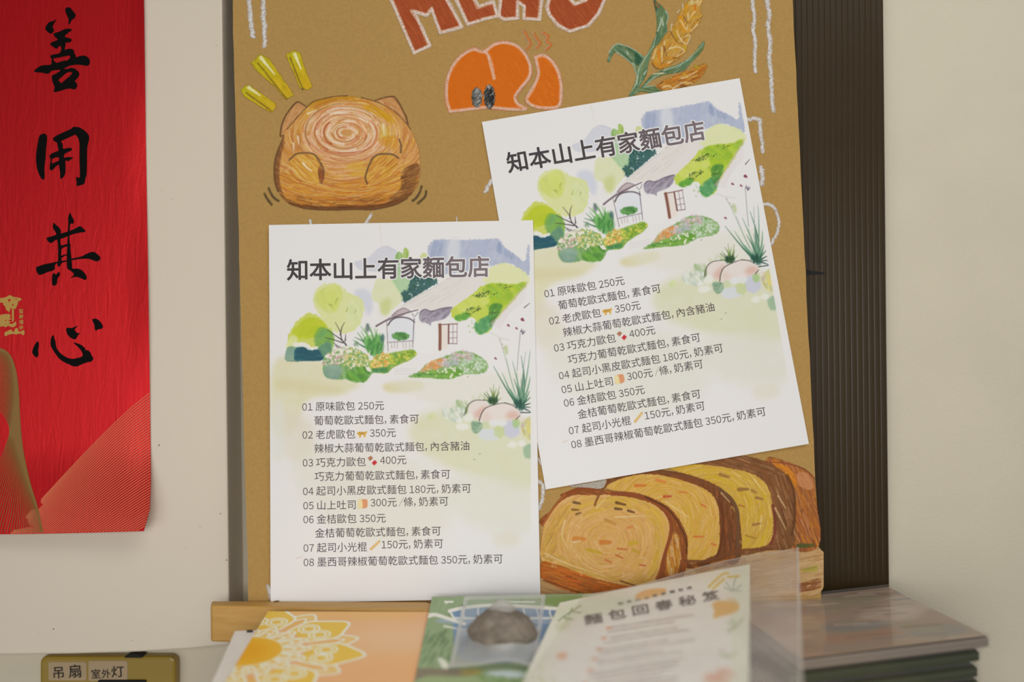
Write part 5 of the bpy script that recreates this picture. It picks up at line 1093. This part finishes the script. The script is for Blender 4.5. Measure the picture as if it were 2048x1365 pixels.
def art_mandala():
    c = Canvas(0, 0, 146, 205, 2.6, 31, base=(230, 168, 116)); R = c.rng
    m1 = np.ones((c.h, c.w))
    c.fill([(-5,-5),(150,-5),(150,14),(-5,12)], (232,172,104), .9, False, 5); c.fill([(110,-5),(150,-5),(150,60),(120,40)], (228,162,128), .8, False, 10); c.fill([(60,20),(140,20),(140,60),(80,70)], (230,182,144), .8, False, 14); c.fill([(70,80),(140,80),(140,200),(60,200)], (226,166,116), .7, False, 14); c.fill([(-5,-5),(14,-5),(10,60),(-5,60)], (228,178,80), .9, False, 3)
    P0 = pt(0, 0, 1); w_ = tilt(488, 1304) - O; cx, cy = [float(x) * 1000 for x in np.linalg.solve(np.array([[u.x, v.x], [u.y, v.y]]), np.array([w_.x, w_.y]))]
    def pol(r, a): return (cx + r * math.cos(a), cy - .83 * r * math.sin(a))
    W = (240, 228, 206)
    a0 = math.radians(-4); st = math.radians(22.5)
    def petal(a, r0, r1, hw, fillc, lw):
        P = [pol(r0, a - hw), pol((r0 + r1) * .5, a - hw * 1.0), pol(r1 * .88, a - hw * .55), pol(r1, a), pol(r1 * .88, a + hw * .55), pol((r0 + r1) * .5, a + hw * 1.0), pol(r0, a + hw)]
        c.fill(P, fillc, 1, False); c.stroke(P, lw, W)
    for k in range(-8, 9):
        if k % 2: petal(a0 + k * st, 48, 79, st * .66, (228, 184, 116), 1.7); petal(a0 + k * st, 46, 69, st * .4, (228, 172, 100), 1.4)
    for k in range(-8, 9):
        if not k % 2:
            petal(a0 + k * st, 44, 84, st * .78, (228, 182, 70), 2)
            for sg in (-1, 1):
                q = pol(56, a0 + (k + sg * .33) * st)
                for r_ in (7.4, 4.4): c.stroke(ell(*q, r_, r_ * .9, 16) + [ell(*q, r_, r_ * .9, 16)[0]], 1.5, W)
    for k in range(-8, 9):
        a = a0 + (k + .5) * st
        petal(a, 26, 46, st * .5, (230, 182, 96), 1.8)
        for r_ in (32, 38): c.stroke([pol(25, a - st * .36), pol(r_, a - st * .2), pol(r_ + 3, a), pol(r_, a + st * .2), pol(25, a + st * .36)], 1.4, W)
    c.fill(ell(cx, cy, 27, 22.5, 40), (232, 204, 150), 1, True); c.fill(ell(cx, cy, 25.5, 21, 40), (229, 168, 40), 1, True); c.fill(ell(cx + 2, cy, 13, 13, 40), (228, 156, 24), .8, True, 3)
    c.fill([(138,58),(150,54),(150,72),(140,68)], (218,128,88), .8, True, 1)
    return c
cm = art_mandala()
canvas_mesh('mandala_print', cm, lambda x, y: O + u * (x / 1000) + v * (y / 1000) + TN * .0002, M['card'], ob, 1.35, -1)

# the green postcard
GP = [pt(865, 1195, .758), pt(1205, 1188, .764), pt(830, 1365, .632)]
gn = (GP[1] - GP[0]).cross(GP[2] - GP[0]).normalized()
if gn.z < 0: gn = -gn
def gpt(x, y, o=0.): return on_plane(x, y, GP[0] + gn * o, gn)
q = [gpt(865, 1195), gpt(1205, 1188), gpt(1245, 1420), gpt(818, 1420)]
gc = hexa('green_postcard', q, [p - gn * .0009 for p in q], M['white'])
tag(gc, 'green postcard with a painted blue and white bowl, under the bagged stone', 'postcard')
def art_bowl():
    c = Canvas(812, 1184, 1250, 1424, .8, 41); z = Z(820, 1080, 3.938); R = c.rng
    m = c.fill([(865,1195),(1205,1188),(1245,1420),(818,1420)], (148, 170, 128), smooth=False)
    c.a[:] = np.where(m > .02, 1, 0); c.rgb[:] = np.array((148, 170, 128)) / 255.
    c.hatch(m, 260, 16, 5, [(134,158,112),(156,178,138),(120,146,104),(160,180,142),(142,164,124)], 2.0, .5, 0)
    c.hatch(c.mask(z([(100,780),(300,700),(320,960),(80,1000)])), 60, 14, 4, [(104,132,92),(92,120,84)], 2.2, .5, 0)
    c.fill(z([(1060,460),(1420,450),(1300,520),(1080,510)]), (128,160,96), .8, True, 1)
    c.fill(z([(310,560),(420,532),(600,512),(800,515),(1100,535),(1420,560),(1420,900),(1000,960),(420,950),(340,700),(335,610)]), (122,152,186), 1)
    c.fill(z([(330,620),(1400,610),(1400,660),(330,660)]), (160,180,204), .9, True, 1)
    c.stroke(z([(312,562),(420,538),(600,520),(800,522),(1100,540),(1400,566)]), 7, (238,238,228)); c.stroke(z([(355,618),(700,622),(1180,618),(1400,612)]), 3.4, (238,238,230)); c.stroke(z([(312,562),(335,600),(352,630)]), 4, (238,238,230))
    for x in (420, 545, 660, 770, 900, 1000, 1110, 1210, 1320): c.stroke(z([(x - 8, 540), (x + R.uniform(-20, 10), 580), (x + 10, 620)]), R.uniform(2, 3.6), (232,234,230))
    c.stroke(z([(140,602),(200,592),(300,622),(430,665)]), 8.5, (238,236,224), 6); c.stroke(z([(270,682),(340,695),(420,715)]), 4, (232,232,222), 2); c.stroke(z([(275,490),(335,490)]), 4, (238,236,226)); c.stroke(z([(290,490),(288,502)]), 3, (238,236,226)); c.stroke(z([(690,490),(980,492)]), 3, (222,226,214))
    c.stroke(z([(415,515),(425,525)]), 4, (80,70,60))
    c.fill(z([(220,930),(280,950),(310,1010),(270,1025),(235,980)]), (236,236,222), .9, True, 1)
    c.fill(z([(-50,1020),(330,1020),(520,1035),(420,1080),(200,1085),(-50,1100)]), (136,124,104), .95, True, 1); c.fill(z([(90,1090),(330,1080),(600,1090),(500,1300),(0,1300)]), (160,178,128), .9, True, 2)
    c.fill(z([(400,1030),(560,1020),(540,1060),(420,1065)]), (170,150,70), .8, True, 2); c.fill(z([(600,1050),(800,1030),(960,1080),(700,1090)]), (210,222,226), .9, True, 2)
    c.hatch(c.mask(z([(520,1060),(900,1090),(850,1300),(500,1300)])), 60, 14, 6, [(130,164,96),(120,150,90)], .6, .6, 0)
    c.a[:] = m
    return c
canvas_mesh('bowl_print', art_bowl(), lambda x, y: gpt(x, y, .0002), M['card'], gc, GA, .5)

# ---------------------------------------------------------------- bagged stone
bm = bmesh.new(); bmesh.ops.create_icosphere(bm, subdivisions=5, radius=1)
sc_ = pt(1010, 1300, .672)
from mathutils import noise as mnoise
for vv in bm.verts:
    p = vv.co.copy(); f = 1 + .16 * mnoise.noise(p * 1.3 + Vector((3, 1, 7))) + .05 * mnoise.noise(p * 4) + .02 * mnoise.noise(p * 11)
    if p.x > .45: f -= .18 * (p.x - .45)
    top_ = .0150 * (1.0 - .22 * (p.x + .2) ** 2) if p.z > 0 else .0115
    vv.co = Vector((p.x * f * .0238, p.y * f * .019, p.z * f * top_))
me = bpy.data.meshes.new('stone'); bm.to_mesh(me); bm.free(); me.materials.append(M['stone']); me.polygons.foreach_set('use_smooth', [True] * len(me.polygons))
st = link('stone', me); g0 = gpt(1010, 1300); st.location = (sc_.x, sc_.y, 0)
gz = GP[0].z - ((sc_.x - GP[0].x) * gn.x + (sc_.y - GP[0].y) * gn.y) / gn.z
zm = min(v_.co.z for v_ in me.vertices); st.location.z = gz - zm + .0012
tag(st, 'grey-brown stone sealed inside the small zip bag', 'stone')
BQ = [pt(930, 1197, .735), pt(1090, 1193, .735), pt(1071, 1340, .644), pt(899, 1340, .644)]
def bagpt(a, b, up=1.):
    p = BQ[0] * (1 - a) * (1 - b) + BQ[1] * a * (1 - b) + BQ[2] * a * b + BQ[3] * (1 - a) * b
    bump = math.exp(-((a - .57) / .36) ** 2 * 1.2 - ((b - .66) / .26) ** 2 * 1.2)
    fl_ = gz_at(p.x, p.y)
    if up > 0: p.z = max(p.z, fl_ + .0016 + .0315 * bump + .0008 * math.sin(9 * a + 7 * b))
    else: p.z = max(fl_ + .0008, p.z - .002 - .014 * bump)
    return p
def gz_at(x, y): return GP[0].z - ((x - GP[0].x) * gn.x + (y - GP[0].y) * gn.y) / gn.z
na, nb = 30, 36
def bag_film(name, b0, b1, up, mat, parent=None):
    Vg = np.array([[tuple(bagpt(i / na, b0 + (b1 - b0) * j / nb, up)) for i in range(na + 1)] for j in range(nb + 1)])
    return grid_mesh(name, Vg, np.ones(Vg.shape[:2], bool), None, mat, parent, smooth=True)
zb_ = bag_film('zip_bag', 0, 1, 1, M['bag'])
bag_film('back_film', 0, 1, -1, M['bag'], zb_)
bag_film('frosted_panel', .46, .985, 1, M['bagfrost'], zb_).location.z = .0006
def strip(name, pts, w, mat, parent):
    VV = []; FF = []
    for k, (p, d_) in enumerate(pts): VV += [p - d_ * w / 2, p + d_ * w / 2]
    for k in range(len(pts) - 1): FF.append((2 * k, 2 * k + 1, 2 * k + 3, 2 * k + 2))
    return mesh(name, VV, FF, mat, parent)
bx = (BQ[1] - BQ[0]).normalized(); by = (BQ[3] - BQ[0]).normalized(); up_ = Vector((0, 0, .0009))
strip('side_seam', [(bagpt(.015, k / 20) + up_, bx) for k in range(21)], .003, M['seam'], zb_)
strip('side_seam', [(bagpt(.985, k / 20) + up_, bx) for k in range(21)], .003, M['seam'], zb_)
strip('zip_strip', [(bagpt(k / 20, .02) + up_, by) for k in range(21)], .006, M['seam'], zb_)
strip('bottom_seam', [(bagpt(k / 20, .985) + up_, by) for k in range(21)], .004, M['seam'], zb_)
tag(zb_, 'small clear zip bag holding a stone, on the green postcard', 'zip bag')

# ---------------------------------------------------------------- recipe card in its clear sleeve, leaning back on the kraft board
RP = [pt(1130, 1207, .722), pt(1500, 1130, .740), pt(1050, 1365, .60)]
rn = (RP[1] - RP[0]).cross(RP[2] - RP[0]).normalized()
if rn.dot(Vector((0, 0, EYE)) - RP[0]) < 0: rn = -rn
def rpt(x, y, o=0.): return on_plane(x, y, RP[0] + rn * o, rn)
def art_recipe():
    c = Canvas(1010, 1125, 1504, 1424, .8, 51); R = c.rng; z7 = Z(820, 1080, 3.938); z8 = Z(1240, 1080, 2.535)
    m = c.fill([(1130,1207),(1500,1130),(1497,1394),(1034,1394)], (232, 230, 218), smooth=False); c.a[:] = np.where(m > .02, 1, 0); c.rgb[:] = np.array((232, 230, 218)) / 255.
    c.fill([(1180,1230),(1440,1180),(1440,1420),(1120,1420)], (238,236,232), .8, True, 12)
    c.fill([(1120,1215),(1260,1190),(1280,1215),(1120,1240)], (218,224,200), .8, True, 5); c.fill([(1470,1140),(1500,1132),(1497,1420),(1470,1420)], (226,230,210), .8, True, 3)
    c.fill(z8([(110,295),(130,270),(190,250),(262,250),(255,275),(200,292),(140,305)]), (230,178,104), .95, True, .6)
    c.fill(z8([(485,325),(520,310),(590,318),(612,340),(590,370),(520,392),(490,400),(495,360)]), (226,178,90), .95, True, .8); c.fill(z8([(550,295),(590,300),(610,330),(580,320)]), (222,196,140), .8, True, 1)
    for P in ([(470,240),(530,180),(560,170)], [(490,250),(540,200)], [(560,190),(610,185)]): c.stroke(z8(P), 5, (222,192,90), alpha=.85)
    for P in ([(540,240),(580,260),(620,230)], [(580,260),(590,210),(600,190)], [(575,255),(550,215)], [(585,258),(622,262)]): c.stroke(z8(P), 1.8, (150,166,150), alpha=.85)
    for P in ([(560,460),(600,440),(625,400)], [(560,420),(590,440)], [(590,445),(560,470)], [(600,430),(575,405)], [(520,560),(560,590),(600,570)], [(520,590),(570,600)]): c.stroke(z8(P), 4, (180,192,160), alpha=.8)
    for P in ([(1205,640),(1260,600),(1390,520)], [(1240,610),(1300,620)], [(1290,590),(1310,560),(1320,540)], [(1330,570),(1390,575)], [(1260,630),(1330,630)]): c.stroke(z7(P), 2.6, (130,150,104), alpha=.9)
    for P in ([(1180,680),(1250,640),(1300,640),(1280,690),(1200,720)],): c.fill(z7(P), (206,212,178), .8, True, 2)
    c.fill(z7([(1190,900),(1270,895),(1260,935),(1200,940)]), (226,170,130), .9, True, 2)
    for k, (y0, n) in enumerate(((1256, 2), (1276, 2), (1298, 2), (1318, 2), (1340, 3), (1368, 3))):
        for i in range(n):
            y = y0 + i * 8; x0 = 1236 - k * 10 + R.uniform(-8, 8); x1 = x0 + R.uniform(120, 190)
            x = x0
            while x < x1:
                w = R.uniform(5, 12); c.stroke([(x, y - (x - 1236) * .16), (x + w, y - (x + w - 1236) * .16)], 3.2, [(176,158,150),(190,170,160),(160,148,144)][R.integers(3)], alpha=.75); x += w + R.uniform(1.5, 3.5)
        c.stroke([(1226 - k * 10, y0 + 2), (1234 - k * 10, y0)], 5, (222,150,110), alpha=.8)
    c.hatch(c.mask(z8([(440,690),(500,660),(560,650),(590,690),(540,740),(450,740)]), True), 40, 10, 5, [(226,160,130),(222,180,140),(230,190,170)], .4, .8, 0)
    a_end = c.mask([(1130,1207),(1500,1130),(1497,1394),(1034,1394)])
    c.hatch(c.mask([(1040,1340),(1100,1330),(1120,1370),(1080,1420),(1030,1420)], True), 30, 12, 6, [(206,214,180),(196,206,170)], .9, .6, 0)
    c.a[:] = a_end
    return c
c_ = art_recipe()
q = [rpt(1130, 1207, -.0002), rpt(1500, 1130, -.0002), rpt(1497, 1394, -.0002), rpt(1034, 1394, -.0002)]
rc = hexa('recipe_card', q, [p - rn * .0006 for p in q], M['white'])
canvas_mesh('recipe_print', c_, lambda x, y: rpt(x, y, .0002), M['card'], rc, GA, .5)
tl_ = []
for i, ch in enumerate('麵包回春秘笈'):
    tl_.append((ch, 1169 + 47.2 * i, -(1250 - 9.4 * i), 39 - i * .6, .985, .17, .56))
for i, ch in enumerate('知本山上有家麵包店'): tl_.append((ch, 1236 + 17.2 * i, -(1211 - 3.9 * i), 11.5, .98, .2, .55))
VV, FF = lay(tl_, lambda x, y, e=0: rpt(x, -y, .0005 + e), 0, .016); mesh('recipe_title', VV, FF, M['text'], rc)
tag(rc, 'cream recipe card with leaf border and dark title, in a clear sleeve', 'card')
SQ = [(1165, 1192), (1595, 1095), (1603, 1398), (1026, 1398)]
def sleeve_film(name, o, parent=None, wv=.0012):
    nx, ny = 36, 36; Vg = np.zeros((ny + 1, nx + 1, 3))
    for j in range(ny + 1):
        for i in range(nx + 1):
            a, b = i / nx, j / ny
            x = (SQ[0][0] * (1 - a) + SQ[1][0] * a) * (1 - b) + (SQ[3][0] * (1 - a) + SQ[2][0] * a) * b
            y = (SQ[0][1] * (1 - a) + SQ[1][1] * a) * (1 - b) + (SQ[3][1] * (1 - a) + SQ[2][1] * a) * b + 5 * math.sin(a * 7) * (1 - b) ** 4
            Vg[j, i] = rpt(x, y, o + math.copysign(wv * (.5 + .5 * math.sin(5 * a + 3 * b + 4 * a * b)), o))
    return grid_mesh(name, Vg, np.ones(Vg.shape[:2], bool), None, M['clear'], parent, smooth=True)
sl = sleeve_film('clear_sleeve', .0008); sleeve_film('back_film', -.0011, sl, .0003)
for nm, e0, e1 in (('side_seam', SQ[1], SQ[2]), ('top_edge', SQ[0], SQ[1])):
    pts_ = []
    for k in range(25):
        t = k / 24; x, y = e0[0] * (1 - t) + e1[0] * t, e0[1] * (1 - t) + e1[1] * t
        if nm == 'top_edge': y += 5 * math.sin(t * 7)
        d_ = Vector((1, 0, 0)) if nm == 'side_seam' else (rpt(1300, 1300) - rpt(1300, 1290)).normalized()
        pts_.append((rpt(x, y, .0022), d_))
    strip(nm, pts_, .0022, M['seam'], sl)
tag(sl, 'clear plastic sleeve around the recipe card, leaning on the kraft board', 'plastic sleeve')

# ---------------------------------------------------------------- stack of flat plastic cases
CW, CD_, CH_ = .142, .125, .0098
def art_cover(seed, cols):
    c = Canvas(0, 0, 138, 121, 1.0, seed, base=cols[0]); R = c.rng; m = np.ones((c.h, c.w))
    for k in range(16):
        x, y = R.uniform(0, 138), R.uniform(0, 121)
        c.fill(ell(x, y, R.uniform(8, 34), R.uniform(5, 18), 14, R.uniform(0, 3)), cols[R.integers(len(cols))], .7, True, 3, 2)
    c.hatch(m, 60, 26, 4, cols, .1, .5, 0)
    return c
cov = [(170,146,124),(132,108,88),(196,164,140),(130,136,138),(186,136,108),(160,146,112),(208,190,174)]
cov2 = [(60,70,48),(76,86,60),(44,52,38),(70,76,54),(56,60,50)]
prints = []
for sd, cc in ((61, cov), (62, cov2)):
    c_ = art_cover(sd, cc); xs = np.linspace(-.069, .069, c_.w); ys = np.linspace(.0605, -.0605, c_.h)
    Vg = np.stack(np.broadcast_arrays(xs[None, :], ys[:, None], np.float64(CH_ - .0016)), 2)
    colr = np.concatenate([np.clip(lin(np.clip(c_.rgb, 0, 1)) * GA, 0, .95), np.ones((c_.h, c_.w, 1))], 2)
    prints.append(grid_mesh('cover_print', Vg, np.ones((c_.h, c_.w), bool), colr, M['card'], None, False))
def boxmesh(name, x0, x1, y0, y1, z0, z1, mats, side=0):
    V = [(x, y, z) for z in (z0, z1) for y in (y0, y1) for x in (x0, x1)]
    me = bpy.data.meshes.new(name); me.from_pydata(V, [], [(0, 2, 3, 1), (4, 5, 7, 6), (0, 1, 5, 4), (2, 6, 7, 3), (0, 4, 6, 2), (1, 3, 7, 5)])
    for m_ in mats: me.materials.append(m_)
    if len(mats) > 1: me.polygons.foreach_set('material_index', [0, 0, 1, 1, 1, 1])
    return me
lid_me = boxmesh('lid', -CW / 2, CW / 2, -CD_ / 2, CD_ / 2, CH_ - .0048, CH_, [M['cdclear'], M['cdedge']])
base_me = boxmesh('base', -CW / 2, CW / 2, -CD_ / 2, CD_ / 2, .0002, CH_ - .0052, [M['cdclear'], M['cdedge']])
tray_me = [boxmesh('disc_tray', -.0695, .0695, -.0612, .0612, .001, CH_ - .0026, [mm]) for mm in (M['tray'], plain('dark_green_card', (50, 60, 38), .6, .2))]
FRp = np.array([.3262, .681, EYE - .2033]); yaw, rl, pt_ = .187, .046, .034
a_ = Vector((math.cos(yaw) * math.cos(rl), math.sin(yaw) * math.cos(rl), math.sin(rl)))
b_ = Vector((-math.sin(yaw) * math.cos(pt_), math.cos(yaw) * math.cos(pt_), math.sin(pt_))); b_ -= a_ * a_.dot(b_); b_.normalize(); n_ = a_.cross(b_)
def case(k, label, kind, dx=0., dy=0., f=1.):
    r = empty('disc_case', (0, 0, 0))
    c0 = Vector(FRp) - a_ * CW / 2 + b_ * CD_ / 2 - n_ * (CH_ * (k + 1) + .0002 * k) + a_ * dx + b_ * dy
    for me in (base_me, lid_me): link(me.name, me, r)
    link('disc_tray', tray_me[kind], r); link('cover_print', prints[kind], r)
    r.matrix_world = Matrix(((a_.x, b_.x, n_.x, c0.x), (a_.y, b_.y, n_.y, c0.y), (a_.z, b_.z, n_.z, c0.z), (0, 0, 0, 1)))
    return tag(r, label, 'plastic case', 'stack of flat plastic cases')
case(0, 'clear flat plastic case with brownish cover, topmost of the stack', 0)
case(1, 'second plastic case from the top, dark green edge', 1, -.006, .002)
case(2, 'third plastic case from the top, dark green edge', 1, -.009, .0)
case(3, 'fourth plastic case from the top of the stack', 1, -.008, .001)
case(4, 'fifth plastic case from the top, lowest of the stack', 1, -.008, .0)
